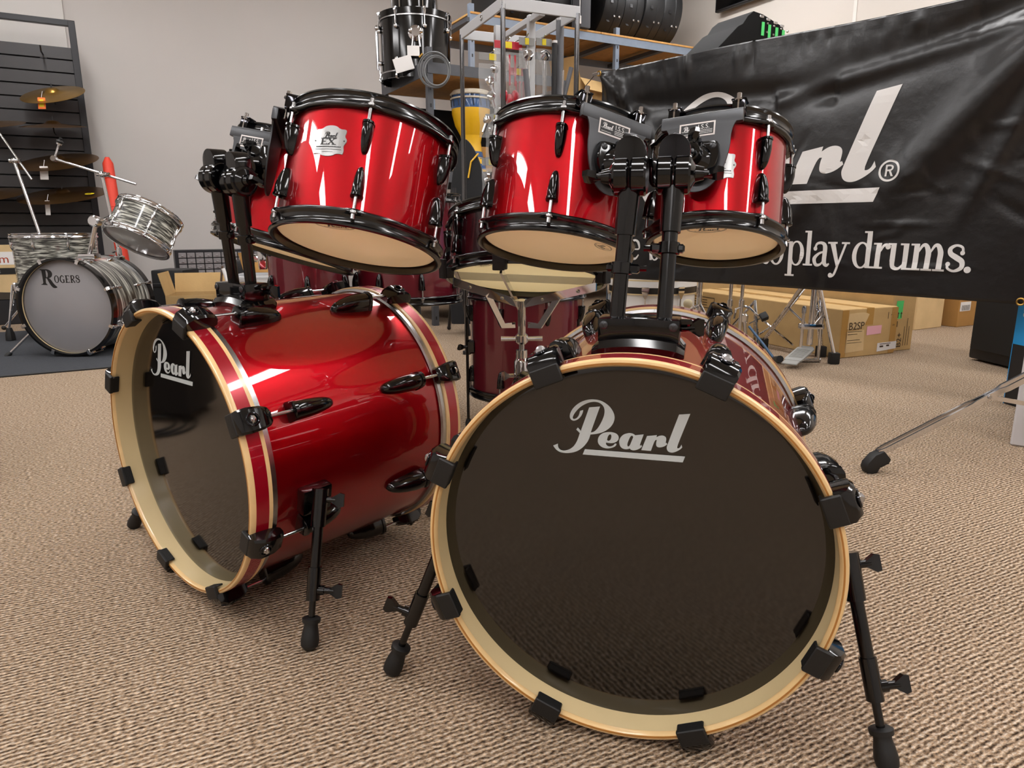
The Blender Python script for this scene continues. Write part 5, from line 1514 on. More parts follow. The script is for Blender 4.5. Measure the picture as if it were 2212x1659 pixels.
# ================================================================== grey display rack with packets
nc = at(1086, 6, 3.62); Hr = nc.z
Ur = V((.92, .39, 0)).normalized(); Vr = V((-.39, .92, 0)).normalized()
dr_ = thing('display_rack', 'light grey display rack with chrome corner tubes and hanging packets', 'display rack', frame((nc.x, nc.y, 0), (0, 0, 1), Ur))
LX, LY = .40, .60
M_TUBEC = mat('dark_chrome_tube', '6a6a6c', .12, metal=1.0)
for nm, c_, sz in (('top_bar', (LX / 2, 0, Hr - .0), (LX + .03, .012, .055)), ('top_bar', (0, LY / 2, Hr), (.012, LY + .03, .055)), ('top_bar', (LX, LY / 2, Hr), (.012, LY, .05)), ('top_bar', (LX / 2, LY, Hr), (LX, .012, .05)), ('centre_bar', (LX * .52, LY / 2, Hr - .02), (.03, LY, .03)), ('lower_rail', (LX / 2, LY / 2, .25), (LX, .03, .03)), ('lower_rail', (LX / 2, LY / 2, .06), (.03, LY, .03))):
    MB().box(c_, sz, None, .002).build(nm, M_GREYP, dr_)
for x, y in ((0, 0), (LX, 0), (0, LY), (LX, LY)):
    MB().cyl((x, y, .02), (x, y, Hr - .005), .0125, n=14).build('corner_tube', M_TUBEC, dr_)
    MB().lathe([(0, 0), (.025, 0), (.025, .02), (0, .02)], 14, tr(x, y, 0)).build('foot', M_RUBBER, dr_)
MB().box((LX * .52, LY * .22, Hr / 2), (.038, .03, Hr), None, .003).build('centre_post', M_GREYP, dr_)
MB().box((LX * .30, LY * .62, Hr / 2), (.03, .03, Hr), None, .003).build('centre_post', M_GREYP, dr_)
MB().box((.0, 0, Hr - .0), (.0, .0, .0))
MB().torus(.012, .003, frame((-.008, LY * .45, Hr + .0), (-1, 0, 0)), 16, 6).build('bar_ring', M_STEEL, dr_)
RKM = dr_.matrix_world.copy()
_r5 = random.Random(11)
HK = []


def packet(label, px, py, Y, w_, h_, col, kind):
    c_ = at(px, py, Y)
    t = thing('parts_packet', label, 'packet', frame(c_, (0, 0, 1), Ur), 'packets on the display rack')
    MB().tube([(0, .16, .02), (0, 0, .012), (0, -.02, .02)], .003, 6).build('hook', M_STEEL, t)
    MB().box((0, 0, -.012), (w_, .004, .036), None, .001).build('header_card', M_HCARD if kind != 'red' else M_RED3, t)
    MB().box((0, -.002, -.012), (w_ * .25, .005, .03), None, .001).build('price_sticker', M_YELT, t)
    if kind == 'chrome':
        for k in range(5):
            z = -.07 - k * (h_ - .1) / 5 + _r5.uniform(-.01, .01); x = _r5.uniform(-.25, .25) * w_
            MB().lathe([(0, -.018), (.018, -.014), (.024, 0), (.018, .014), (0, .018)], 12, frame((x, -.015, z), (_r5.uniform(-1, 1), -1, _r5.uniform(-1, 1)))).cyl((x, -.015, z), (x + _r5.uniform(-.04, .04), -.02, z - .06), .008, n=8).build('chrome_part', M_CHROME, t)
    elif kind == 'red':
        for k in range(3):
            MB().ball((w_ * (.2 * k - .2), -.016, -h_ * .75 - .02 * (k % 2)), .022, None, 12, (1, .8, 1.5)).cyl((w_ * (.2 * k - .2), -.016, -h_ * .6), (w_ * (.2 * k - .2), -.016, -.06), .005, n=8).build('red_handle', M_RED3, t)
    else:
        MB().cyl((0, -.012, -.06), (0, -.012, -h_ * .92), .011, n=12).build('rod', M_CHROME, t)
        MB().lathe([(0, -.02), (.022, -.016), (.028, 0), (.02, .02), (0, .026)], 14, frame((0, -.014, -.08), (.2, -1, .4))).build('clamp', M_CHROME, t)
    n_ = 7; rings = []
    for k in range(n_):
        z = -.045 - (h_ - .045) * k / (n_ - 1); bul = .004 + .026 * math.sin(PI * (k + .3) / n_)
        wv = w_ / 2 * (1 + .04 * math.sin(k * 2.1))
        rings.append([(-wv, 0, z), (-wv * .5, -bul * .9, z), (0, -bul * 1.2 - .004 * (k % 2), z), (wv * .5, -bul, z), (wv, 0, z), (wv * .5, .006, z), (-wv * .5, .006, z)])
    MB().loft(rings).build('clear_pouch', M_POUCH, t, None, 20)
    return t


packet('clear packet of red-handled parts on the display rack', 1098, 92, 3.78, .15, .34, 0, 'red')
packet('clear packet of chrome fittings at the left of the display rack', 1064, 118, 3.80, .15, .40, 0, 'chrome')
packet('slim clear packet with a chrome rod, right of the red packet', 1138, 84, 3.78, .085, .45, 0, 'rod')
packet('lower clear packet of chrome fittings above the djembe', 1072, 250, 3.85, .12, .30, 0, 'chrome')
packet('small clear packet of red-handled parts low on the display rack', 1120, 150, 3.80, .10, .24, 0, 'red')
packet('lowest clear packet of chrome fittings beside the gig bag', 1060, 345, 3.85, .10, .28, 0, 'chrome')
packet('pale slim packet hanging at the back of the display rack', 1175, 86, 3.95, .09, .42, 0, 'rod')
# loose tubes standing in the rack
def pole(label, p0, p1, r, m, cap=None):
    p0 = V(p0); p1 = V(p1); o = V((p0.x, p0.y, p0.z))
    t = thing('tube', label, 'tube', o)
    MB().cyl((0, 0, 0), p1 - o, r, n=16).build('body', m, t)
    MB().lathe([(r * 1.02, -.012), (r * 1.05, 0), (0, .002)], 16, frame(p1 - o, p1 - p0)).build('end_cap', cap or m, t)
    return t


M_TGREY = mat('grey_plastic_tube', '5d5e62', .4)
def fl_(p, Y): return V((p.x + (0), Y, 0))
a1 = at(1210, 40, 3.95); pole('thick grey tube standing upright in the display rack', (a1.x - .0, 3.95, .0), a1, .021, M_TGREY, M_STEEL)
a1 = at(1198, 88, 3.90); pole('black tube with pale cap standing in the display rack', (a1.x, 3.90, .0), a1, .014, M_BLACKBOX, M_LABEL)
a1 = at(1135, 150, 3.7); a2 = at(1165, 215, 3.6); d_ = (a2 - a1).normalized(); pole('short grey tube leaning behind the middle tom', (a1.x + .16, 3.72, 0), a1, .014, M_TGREY)
a1 = at(1234, 146, 4.0); a2 = at(1216, 165, 3.95); d_ = V((-.25, -.05, -1)).normalized(); pole('dark slanting tube behind the thick grey tube', a1 + d_ * (a1.z / -d_.z), a1, .012, M_TGREY)
a1 = at(1216, 152, 3.85); pole('thin chrome rod standing beside the thick grey tube', (a1.x, 3.85, 0), a1, .006, M_CHROME)

# ================================================================== low clutter at left centre
ob = carton('carton', 'open cardboard carton with raised flaps, beside the grey streaked bass drum', frame((at(420, 640, 5.1).x, 5.15, 0), (0, 0, 1), V((.97, .24, 0))), (.36, .32, at(420, 638, 5.0).z), M_CARD, [(0, 1, 1.3), (1, 0, 1.15), (-1, 0, 1.35)])
Ff = Matrix.Translation((0, -.1635, 0)) @ Matrix.Rotation(PI / 2, 4, 'X')
zb_ = at(420, 638, 5.0).z
fl2 = [c_ for c_ in ob.children if c_.name.startswith('flap')]
decal('round_print', [(ellipse(.07, zb_ - .19, .026, .026), ellipse(.07, zb_ - .19, .018, .018))], planefn(Ff @ tr(0, .12, 0), .001), M_INK, ob)
decal('code_print', [[(.11 + .012 * i, zb_ - .215 + .018 * j), (.118 + .012 * i, zb_ - .215 + .018 * j), (.118 + .012 * i, zb_ - .203 + .018 * j), (.11 + .012 * i, zb_ - .203 + .018 * j)] for i in range(5) for j in range(4) if (i * 3 + j * 5) % 4], planefn(Ff @ tr(0, .12, 0), .001), M_INK, ob)
# parts drawer cabinet
dq = at(383, 600, 6.3)
dcb = thing('drawer_cabinet', 'black parts cabinet with rows of small grey drawers by the wall', 'cabinet', frame((dq.x, 6.3, 0), (0, 0, 1), UW))
zt_ = at(383, 541, 6.3).z; CW = .84
MB().box((CW / 2, .12, zt_ / 2), (CW, .20, zt_), None, .004).build('carcass', M_FRAMEB, dcb)
DRW = MB().box((0, 0, 0), (.064, .012, .044), None, .003).box((0, -.010, -.004), (.02, .012, .008), None, .002).mesh('drawer', M_DRAWER)
for r_ in range(8):
    for c_ in range(11):
        inst('drawer', DRW, dcb, tr(.06 + c_ * .072, .014, zt_ - .045 - r_ * .052))
bx2 = at(348, 590, 5.6)
bcs = thing('instrument_case', 'black case behind the grey streaked bass drum, beside the open carton', 'case', V((bx2.x, 5.7, 0)))
MB().box((.02, .1, .21), (.26, .3, .42), None, .02, 2).build('shell', M_CASE, bcs)
MB().box((.02, -.055, .30), (.24, .012, .03), None, .004).build('zip_band', M_BLACKBOX, bcs)
# clear tote, carton and case behind the tom posts
tq = at(575, 640, 4.3)
tt_ = thing('storage_tote', 'clear plastic storage tote behind the left tom posts', 'tote', frame((tq.x, 4.4, 0), (0, 0, 1), V((1, .1, 0))))
zt_ = at(575, 597, 4.2).z
for nm, c_, sz in (('side', (0, -.16, zt_ / 2), (.40, .004, zt_)), ('side', (0, .16, zt_ / 2), (.40, .004, zt_)), ('end', (-.20, 0, zt_ / 2), (.004, .32, zt_)), ('end', (.20, 0, zt_ / 2), (.004, .32, zt_)), ('bottom', (0, 0, .004), (.40, .32, .006))):
    MB().box(c_, sz).build(nm, M_CLEAR, tt_)
MB().box((0, -.165, zt_ - .008), (.42, .012, .016), None, .003).box((0, .165, zt_ - .008), (.42, .012, .016), None, .003).box((-.205, 0, zt_ - .008), (.012, .33, .016), None, .003).box((.205, 0, zt_ - .008), (.012, .33, .016), None, .003).build('rim', M_CLEAR, tt_)
for k, (px, py) in enumerate(((486, 612), (612, 640))):
    p_ = at(px, py, 4.75 if k == 0 else 4.4)
    rcn = thing('red_cone', 'small red plastic piece showing %s' % ('between the left tom posts and open carton' if k == 0 else 'inside the clear tote'), 'plastic part', V((p_.x, p_.y, 0 if k == 0 else .012)))
    MB().lathe([(0, 0), (.06, 0), (.055, .02), (.03, p_.z * .7), (.018, p_.z), (0, p_.z + .005)], 20).build('cone', M_RED2, rcn)
    MB().lathe([(.0, .0), (.07, 0), (.07, .012), (0, .012)], 20).build('base', M_RED2, rcn)
carton('carton', 'tan carton with tall open flap behind the clear tote', frame((at(590, 600, 4.9).x, 4.95, 0), (0, 0, 1), V((1, .15, 0))), (.34, .30, at(590, 594, 4.8).z), M_CARD2, [(-1, 0, 1.35), (0, 1, 1.0)])
kc = thing('keyboard_case', 'long black case lying behind the tan carton', 'case', frame((at(560, 570, 6.0).x, 6.05, 0), (0, 0, 1), UW))
kz = at(560, 562, 6.0).z
MB().box((0, 0, kz - .07), (.5, .25, .14), None, .02, 2).build('shell', M_CASE, kc)
MB().box((0, .0, (kz - .14) / 2), (.48, .22, kz - .141), None, .004).build('plinth', M_GREYBOX, kc)
a1 = at(482, 580, 4.75); pole('white marked stick poking up behind the left tom posts', (a1.x + .14, 4.7, 0), at(494, 538, 4.75) if False else a1, .012, M_LABEL)
a1 = at(480, 574, 5.0); pole('thin chrome rod leaning out of the open carton', (a1.x - .1, 5.05, 0), a1 + V((.0, 0, 0)), .008, M_STEEL)
a1 = at(608, 634, 2.9); pole('thin chrome rod leaning behind the sideways bass drum', at(560, 700, 2.9) * 1.0 if False else V((a1.x - .28, 2.95, 0)), a1, .008, M_STEEL)

# dark tripod stand before the dark shelving
tb = gnd(1010, 700); tpt = thing('floor_stand', 'dark steel tripod stand between shelving and wine floor tom', 'stand', V((tb.x - .05, 4.55, 0)))
o = tpt.matrix_world.translation
f1 = gnd(970, 712); t1 = at(987, 590, 4.9)
for k, (fx, fy) in enumerate(((f1.x - o.x, f1.y - o.y), (.22, -.05), (.10, .34))):
    lg = MB().tube([(.03, .1, .62), (fx, fy, .01)], .0125, 10).build('leg', M_FRAMEB, tpt)
    MB().ball((fx, fy, .014), .016, None, 10).build('rubber_foot', M_RUBBER, lg)
MB().cyl((.03, .1, .3), (.03, .1, 1.0), .015, n=14).build('column', M_FRAMEB, tpt)
MB().lathe([(0, .58), (.03, .58), (.03, .65), (0, .65)], 16, tr(.03, .1, 0)).build('leg_collar', M_FRAMEB, tpt)

# ================================================================== white bass drums lying behind the banner
wq = at(1415, 640, 4.85)
for k in range(2):
    zz = 0.0 if k == 0 else .355
    wd = thing('bass_drum', ('white bass drum lying flat under another, behind the tom posts' if k == 0 else 'upper white bass drum of the stack, mostly hidden by the banner'), 'bass drum', frame((wq.x, 4.95, zz), (0, 0, 1), V((-wq.x, -4.85, 0))), 'stacked white drums')
    hh = .355; R0 = .305
    MB().lathe([(R0 - .012, .03), (R0 - .012, hh - .03), (R0 - .02, hh - .03), (R0 - .02, .03)], 64, closed=True).build('shell', M_WHITED, wd)
    for z0, s in ((0.001, 1), (hh - .001, -1)):
        MB().lathe([(R0, z0), (R0, z0 + s * .04), (R0 - .012, z0 + s * .04), (R0 - .012, z0)], 64, closed=True).build('hoop', M_WHITED if (k == 1 and s == 1) else M_DARKHOOP, wd)
        MB().lathe([(R0 - .001, z0 + s * .041), (R0 - .001, z0 + s * .05), (R0 - .01, z0 + s * .05)], 64).build('flesh_hoop', M_MAPLE, wd)
        MB().lathe([(0, z0 + s * .028), (R0 - .02, z0 + s * .028), (R0 - .013, z0 + s * .038)], 40).build('head', M_HEADW, wd)
    TR = MB()
    TR.loft([[(.0, -.006, -.075), (.012, -.006, -.075), (.012, .006, -.075), (0, .006, -.075)], [(0, -.024, -.03), (.014, -.024, -.03), (.014, .024, -.03), (0, .024, -.03)], [(0, -.026, .0), (.012, -.026, .0), (.012, .026, .0), (0, .026, .0)]])
    TR.box((.012, 0, .0), (.012, .05, .012), None, .003); TR.cyl((.006, 0, -.07), (.006, 0, -.20), .005, n=8); TR.box((-.002, 0, -.21), (.02, .028, .03), None, .005)
    trm = TR.mesh('rod_and_claw', M_CHROME)
    for j in range(8):
        inst('rod_and_claw', trm, wd, rotz(math.radians(-53 + 45 * j)) @ tr(R0, 0, hh))

# ================================================================== cartons at right
ca = gnd(1809, 775); cbp = gnd(1928, 763)
ux = (cbp - ca); ux.z = 0; wB = ux.length; ux.normalize()
vy = V((-ux.y, ux.x, 0))
lb = gnd(1627, 738) - ca; lb.z = 0
hC = .286
LB = 1.42
vy = (lb.normalized() * .6 + vy * .4).normalized() if abs(lb.normalized().dot(ux)) < .5 else vy
vy = (vy - ux * vy.dot(ux)).normalized()
BXM = frame(ca, (0, 0, 1), ux)
bx = thing('carton', 'long tan cardboard carton with pink and white labels on its end', 'box', BXM)
MB().box((wB / 2, LB / 2, hC / 2), (wB, LB, hC), None, .004).build('carton_body', M_CARD, bx)
MB().box((wB / 2, LB / 2, hC + .0006), (.06, LB, .001)).box((wB / 2, -.0006, hC - .05), (.06, .001, .10)).build('tape', M_TAPE, bx)
for x in (.03, wB - .02): MB().box((x, -.0007, hC / 2), (.05, .001, hC - .01)).build('edge_tape', M_TAPE, bx)
FE = Matrix.Rotation(PI / 2, 4, 'X')
def fe(off): return planefn(FE, .0012 + off)
decal('peeled_patch', [chaikin([(.05, .17), (.06, .26), (.18, .265), (.22, .25), (.19, .19), (.14, .165)], 2, 70), [(.05, .03), (.2, .035), (.19, .16), (.045, .155)]], fe(0), M_CARD3, bx)
text_decal('model_print', 'B2SP', .062, planefn(FE @ tr(.06, .165, 0), .003), M_INK, bx)
decal('pink_label', [[(.21, .125), (.33, .13), (.33, .18), (.21, .178)]], fe(.001), M_PINK, bx)
lw = decal('white_label', [[(.31, .02), (.47, .03), (.47, .075), (.31, .072)]], fe(.001), M_LABEL, bx)
decal('label_print', [[(.33, .045), (.36, .045), (.36, .055), (.33, .055)], [(.385, .048), (.41, .048), (.41, .058), (.385, .058)], [(.33, .062), (.42, .064), (.42, .068), (.33, .066)]], fe(.002), M_INK, lw)
pr = []
def arrow(x, y, s): return [[(x - .004 * s, y), (x + .004 * s, y), (x + .004 * s, y + .03 * s), (x - .004 * s, y + .03 * s)], [(x - .012 * s, y + .03 * s), (x + .012 * s, y + .03 * s), (x, y + .045 * s)]]
pr += arrow(.46, .215, .8) + arrow(.485, .215, .8) + [chaikin([(.40, .235), (.41, .25), (.43, .25), (.44, .235)], 1, 70), [(.418, .215), (.422, .215), (.422, .24), (.418, .24)], [(.375, .215), (.38, .215), (.38, .255), (.375, .255)], [(.42, .17), (.44, .17), (.44, .18), (.42, .18)], [(.455, .16), (.463, .16), (.463, .195), (.455, .195)]]
for y in (.15, .135, .10, .085): pr.append([(.06, y), (.06 + .09 + .03 * math.sin(y * 90), y), (.06 + .09 + .03 * math.sin(y * 90), y + .004), (.06, y + .004)])
decal('carton_marks', pr, fe(0), M_INK, bx)
FS = frame((0, 0, 0), (-1, 0, 0), (0, -1, 0))
decal('side_marks', arrow(-.10, .19, 1.1) + arrow(-.13, .19, 1.1) + [chaikin([(-.24, .215), (-.225, .235), (-.20, .235), (-.185, .215)], 1, 70), [(-.214, .19), (-.209, .19), (-.209, .22), (-.214, .22)]], planefn(FS, .0015), M_INK, bx)
decal('side_panel_print', [([(-1.38, .17), (-1.12, .17), (-1.12, .25), (-1.38, .25)], [(-1.375, .175), (-1.125, .175), (-1.125, .245), (-1.375, .245)])] + [[(-1.36, .19 + .018 * i), (-1.2, .19 + .018 * i), (-1.2, .195 + .018 * i), (-1.36, .195 + .018 * i)] for i in range(3)], planefn(FS, .0015), M_INK, bx)
text_decal('top_print', 'HANDLE WITH CARE', .06, planefn(frame((wB * .35, LB * .75, hC), (0, 0, 1), (0, -1, 0)), .002), mat('faded_top_print', '9a7038', .9), bx)

# taller carton behind it
b2 = gnd(1930, 764); b2e = gnd(1966, 752); b2x = (gnd(1966, 752) - gnd(1926, 764)); b2x.z = 0
B2M = frame(ca + ux * (wB + .02) + vy * .05, (0, 0, 1), ux)
bx2_ = thing('carton', 'taller tan carton with a green sticker, right behind the long carton', 'box', B2M)
h2 = .40
MB().box((.10, .70, h2 / 2), (.20, 1.40, h2), None, .004).build('carton_body', M_CARD, bx2_)
decal('green_sticker', [[(.02, .20), (.085, .20), (.09, .31), (.03, .31)]], fe(0), M_GREEN, bx2_)
text_decal('side_print', 'B2+', .058, planefn(FE @ tr(.10, .02, 0) @ rotz(PI / 2), .003), M_INK, bx2_)
decal('line_print', [[(.12 + .02 * i, .03), (.124 + .02 * i, .03), (.124 + .02 * i, .15 + .05 * (i % 2)), (.12 + .02 * i, .15 + .05 * (i % 2))] for i in range(3)], fe(0), M_INK, bx2_)
carton('carton', 'tall plain tan carton standing behind the green-stickered one', frame(ca + ux * .35 + vy * 1.95, (0, 0, 1), ux), (1.1, .45, .46), M_CARD)
q_ = gnd(2028, 693)
c3 = carton('carton', 'small brown carton with a barcode label against the right wall', RM @ tr(-.27, -4.45, 0), (.40, .30, .42), M_CARD2)
F3 = Matrix.Translation((0, -.151, 0)) @ FE
l3 = decal('barcode_label', [[(-.19, .12), (-.05, .12), (-.05, .19), (-.19, .19)]], planefn(F3, .0005), M_LABEL, c3)
decal('barcode', [[(-.17 + .011 * i, .125), (-.17 + .011 * i + .004 + .003 * (i % 2), .125), (-.17 + .011 * i + .004 + .003 * (i % 2), .165), (-.17 + .011 * i, .165)] for i in range(10)], planefn(F3, .001), M_BADGEK, l3)
carton('carton', 'pale carton between the green-stickered carton and the barcode carton', RM @ tr(-.72, -4.35, 0), (.34, .36, .44), M_CARD3)

# ================================================================== speaker, printed cartons
sp0 = gnd(2090, 776); sp1 = gnd(2176, 797)
sx_ = (sp1 - sp0); sx_.z = 0; sx_.normalize()
spk = thing('loudspeaker', 'black floor loudspeaker behind the right end of the banner', 'speaker', frame(sp0, (0, 0, 1), sx_))
MB().box((.26, .2, .40), (.52, .40, .78), None, .02, 2).build('cabinet', M_BLACKBOX, spk)
MB().box((.26, -.006, .42), (.48, .016, .70), None, .006, 2).build('grille', M_SPK, spk)
for x in (.05, .47): MB().box((x, .2, .006), (.06, .3, .012)).build('foot', M_RUBBER, spk)

e0 = gnd(2167, 871); e1 = gnd(2192, 879)
ex = (e1 - e0); ex.z = 0; ex.normalize()
sbx = thing('printed_carton', 'tall black carton with bright blue top and white series lettering', 'box', frame(e0, (0, 0, 1), ex))
zb1 = at(2176, 810, (e0.y + e1.y) / 2).z
MB().box((.30, .12, .40), (.60, .24, .80), None, .003).build('carton_body', M_BLACKBOX, sbx)
hS = at(2169, 742, e0.y).z
decal('blue_field', [[(.001, hS), (.599, hS), (.599, .799), (.001, .799)]], planefn(FE, .0015), M_SKY, sbx)
text_decal('series_text', 'SERIES', .052, planefn(FE @ tr(.035, hS + .26, 0) @ rotz(-PI / 2), .003), M_WHITE, sbx)
decal('bullet', [ellipse(.048, hS + .30, .008, .008, 12)], planefn(FE, .003), M_WHITE, sbx)
decal('blue_edge', [[(.0, .0), (.004, .0), (.004, hS), (0, hS)]], planefn(FE, .0015), M_SKY, sbx)
w0 = gnd(2181, 962)
wbx = thing('carton', 'pale grey carton cut by the right edge, before the black printed one', 'box', frame(w0, (0, 0, 1), V((.80, -.60, 0))))
MB().box((.25, .16, .25), (.50, .32, .50), None, .006).build('carton_body', M_GREYBOX, wbx)
MB().box((.25, .16, .5006), (.05, .32, .001)).build('tape', M_TAPE, wbx)

# ================================================================== near tripod leg at the right edge
tf = gnd(1880, 1020); 
ntr = thing('tripod_stand', 'chrome double-braced tripod stand reaching in from the right edge', 'drum stand', V((tf.x + .72, tf.y + .10, 0)))
o = ntr.matrix_world.translation
c0 = V((0, 0, .36))
col_ = V((0, 0, 0))
hubp = V((.0, .0, .40)); brp = V((0, 0, .16))
def leg2(foot, m_at=.58):
    g = sub_empty('leg', ntr)
    d = (foot - hubp); L = d.length; d.normalize(); s_ = d.cross(V((0, 0, 1))).normalized()
    knee = foot + V((0, 0, .055)) - d * .02
    for sg in (-1, 1):
        pts = []
        for f_, off in ((0, .012), (.42, .013), (.45, .006), (.55, .006), (.58, .011), (.97, .011), (1.0, .006)):
            pts.append(hubp.lerp(knee, f_) + s_ * off * sg)
        rings = []
        q_ = V((0, 0, 1)) - d * d.z; q_.normalize()
        for p_ in pts: rings.append([p_ + q_ * .009 + s_ * .003, p_ + q_ * .009 - s_ * .003, p_ - q_ * .009 - s_ * .003, p_ - q_ * .009 + s_ * .003])
        MB().loft(rings).build('strut', M_CHROME, g)
    mp_ = hubp.lerp(knee, .5)
    rings = []
    bd = (mp_ - brp).normalized(); qq = bd.cross(s_).normalized()
    for p_ in (brp, mp_): rings.append([p_ + qq * .007 + s_ * .004, p_ + qq * .007 - s_ * .004, p_ - qq * .007 - s_ * .004, p_ - qq * .007 + s_ * .004])
    MB().loft(rings).build('brace', M_CHROME, g)
    MB().cyl(mp_ - s_ * .012, mp_ + s_ * .012, .006, n=10).build('pivot', M_STEEL, g)
    hd = V((d.x, d.y, 0)).normalized()
    ft = MB(); pr_ = [(-.055, .045), (-.03, .072), (.0, .060), (.022, .035), (.026, .018), (.018, .0), (-.012, .0), (-.02, .018), (-.05, .03)]
    ft.prism([(x, z) for x, z in pr_], .034, Matrix(((hd.x, s_.x, 0, foot.x - s_.x * .017), (hd.y, s_.y, 0, foot.y - s_.y * .017), (0, 0, 1, 0), (0, 0, 0, 1))) @ Matrix(((1, 0, 0, 0), (0, 0, 1, 0), (0, 1, 0, 0), (0, 0, 0, 1))), .005)
    ft.build('rubber_foot', M_RUBBER, g)


leg2(tf - o + V((0, 0, 0)))
for ang in (95, 150):
    d0 = (tf - o); a_ = math.atan2(d0.y, d0.x) + math.radians(ang); r_ = d0.length
    leg2(V((math.cos(a_) * r_, math.sin(a_) * r_, 0)))
MB().cyl((0, 0, .05), (0, 0, .75), .013, n=16).build('column', M_CHROME, ntr)
MB().lathe([(.0135, .36), (.022, .365), (.022, .43), (.0135, .44)], 18).build('upper_collar', M_CHROME, ntr)
MB().lathe([(.0135, .13), (.020, .135), (.020, .18), (.0135, .185)], 18).build('lower_collar', M_CHROME, ntr)
inst('wing_screw', WINGC, ntr, frame((.024, -.0, .40), (1, -.3, 0)))

# ================================================================== hi-hat stand with pedal, and bass pedal behind the banner
hb = gnd(1745, 782)
hh_ = thing('hi_hat_stand', 'chrome hi-hat stand with grey footplate in front of the long carton', 'drum stand', V((hb.x, hb.y, 0)))
o = hh_.matrix_world.translation
def hp(px, py, Y=None): return at(px, py, Y or hb.y) - o
MB().cyl((0, 0, .10), (0, 0, 1.15), .0165, n=16).build('column', M_CHROME, hh_)
MB().box((0, -.0, .205), (.13, .05, .03), None, .008, 2).build('base_casting', M_CHROME, hh_)
for sx in (-1, 1):
    MB().cyl((sx * .052, -.01, .012), (sx * .052, -.01, .30), .0085, n=12).build('frame_post', M_CHROME, hh_)
    MB().lathe([(0, 0), (.012, 0), (.013, .03), (.008, .04), (0, .04)], 12, tr(sx * .052, -.01, .28)).build('post_cap', M_STEEL, hh_)
MB().box((0, 0, .012), (.14, .03, .02), None, .004).build('base_bar', M_STEEL, hh_)
for k in range(7): MB().torus(.007, .002, frame((0, -.012, .05 + .018 * k), (1, 0, 0) if k % 2 else (0, 1, 0)), 10, 5).build('chain_link', M_STEEL, hh_)
fd = (gnd(1672, 808) - o); fd.z = 0
fdn = fd.normalized(); fs = V((0, 0, 1)).cross(fdn)
PL = frame(fdn * .02 + V((0, 0, .085)), (fdn * .25 + V((0, 0, 1))).normalized(), fdn)
pw = .048
pd = MB(); pd.prism([(0, -.030), (.03, -pw), (.19, -pw), (.21, -pw * .9), (.21, pw * .9), (.19, pw), (.03, pw), (0, .030)], .010, PL, .002)
pdo = pd.build('footplate', M_FOOTPL, hh_)
for k in range(9): MB().box((.055 + .014 * k, 0, .0105), (.005, .075, .003), PL).build('tread_rib', M_FOOTPL, pdo)
MB().box((.232, 0, .004), (.05, .082, .009), PL, .003).build('heel_plate', M_FOOTPL, hh_)
MB().cyl(V((.05, 0, .02)), fdn * .26 + fs * -.04 + V((0, 0, .02)), .004, n=8).build('floor_rod', M_STEEL, hh_)
f_a = gnd(1800, 786) - o; f_b = gnd(1648, 752) - o
for f_ in (f_a, V((f_b.x - .0, f_b.y, 0)), V((.14, .16, 0))):
    top = V((0, 0, .52)); kn = top.lerp(f_ + V((0, 0, .05)), .5)
    lg = sub_empty('leg', hh_)
    d = (f_ - top).normalized(); s_ = d.cross(V((0, 0, 1))).normalized()
    for sg in (-1, 1): MB().tube([top + s_ * .012 * sg, kn + s_ * .010 * sg, f_ + V((0, 0, .05)) + s_ * .004 * sg], .0095, 8).build('strut', M_CHROME, lg)
    MB().tube([kn, V((0, 0, .19))], .006, 8).build('brace', M_CHROME, lg)
    MB().prism([(-.026, -.022), (.026, -.022), (.026, .022), (-.026, .022)], .065, tr(f_.x, f_.y, 0), .008).build('rubber_foot', M_RUBBER, lg)
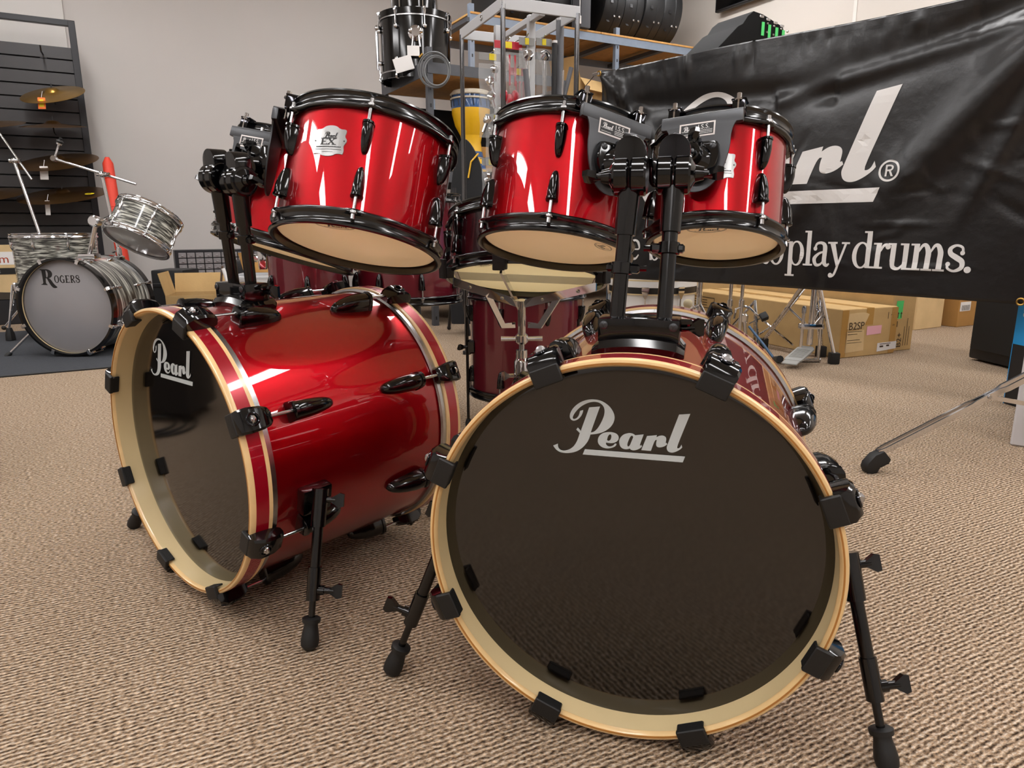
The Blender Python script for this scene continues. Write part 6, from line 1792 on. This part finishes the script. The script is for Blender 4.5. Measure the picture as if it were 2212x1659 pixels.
# second stand
kb0 = gnd(1605, 735)
k2 = thing('pedal_stand', 'chrome pedal frame with two uprights and square beater, left of the hi-hat stand', 'drum stand', V((kb0.x, 4.35, 0)))
o = k2.matrix_world.translation
def kp(px, py, Y=4.3): return at(px, py, Y) - o
for px, py in ((1581, 600), (1606, 600)):
    p_ = kp(px, py); MB().cyl((p_.x, p_.y, .02), (p_.x, p_.y, p_.z + .3), .011, n=12).build('upright', M_CHROME, k2)
    MB().lathe([(.0115, -.02), (.017, -.018), (.017, .02), (.0115, .022)], 12, tr(p_.x, p_.y, kp(px, 655).z)).build('joint', M_CHROME, k2)
ar = [kp(1586, 690), kp(1590, 668), kp(1604, 661), kp(1618, 664), kp(1630, 676), kp(1685, 722), kp(1713, 745)]
MB().tube(ar, .008, 8).build('hoop_arm', M_CHROME, k2)
MB().lathe([(0, -.02), (.022, -.02), (.024, .02), (.014, .03), (0, .03)], 14, frame(kp(1608, 688), (0, 0, 1))).cyl(kp(1608, 690), kp(1612, 740), .014, .010).build('cam', M_CHROME, k2)
MB().cyl(kp(1618, 699), kp(1652, 684), .005, n=8).build('beater_rod', M_CHROME, k2)
MB().box((0, 0, 0), (.045, .04, .045), frame(kp(1650, 684), kp(1652, 684) - kp(1618, 699)), .008, 2).build('beater', M_RUBBER, k2)
M_BLUST = mat('blue_grey_strap', '4d6784', .4, metal=.5)
MB().tube([kp(1618, 705, 4.2), kp(1650, 745, 4.1), kp(1672, 775, 4.02)], .008, 8).build('diagonal_leg', M_BLUST, k2)
pe = gnd(1684, 787) - o
MB().tube([kp(1672, 775, 4.02), pe + V((-.0, 0, .03))], [.014, .020], 10).build('leg_foot', M_RUBBER, k2)
MB().tube([kp(1640, 722, 4.4), kp(1665, 706, 4.4)], .006, 8).build('brace', M_CHROME, k2)
for f_ in (V((-.2, .2, 0)), V((.06, .28, 0)), V((-.05, -.12, 0))):
    MB().tube([V((-.05, 0, .30)), f_ + V((0, 0, .015))], .009, 8).build('leg', M_CHROME, k2)
# third stand at far left of this group with felt beater
k3p = at(1512, 640, 4.45)
k3 = thing('cymbal_stand', 'chrome stand with round felt beater beside the white drums', 'drum stand', V((k3p.x, 4.45, 0)))
o = k3.matrix_world.translation
MB().cyl((0, 0, .02), (0, 0, 1.0), .016, n=14).build('column', M_CHROME, k3)
MB().ball(at(1486, 656, 4.4) - o, .03, None, 14, (1, .9, 1)).build('beater', M_BEAT, k3)
MB().cyl(at(1486, 656, 4.4) - o, V((0, 0, at(1512, 668, 4.45).z)), .004, n=8).build('beater_rod', M_CHROME, k3)
for k in range(3):
    a = math.radians(-70 + 120 * k); q_ = V((math.cos(a), math.sin(a), 0))
    lg = MB().tube([V((0, 0, at(1512, 655, 4.45).z)), q_ * .10 + V((0, 0, .18)), q_ * .22 + V((0, 0, .015))], .009, 8).build('leg', M_CHROME, k3)
    MB().ball(q_ * .22 + V((0, 0, .016)), .016, None, 10).build('rubber_foot', M_RUBBER, lg)
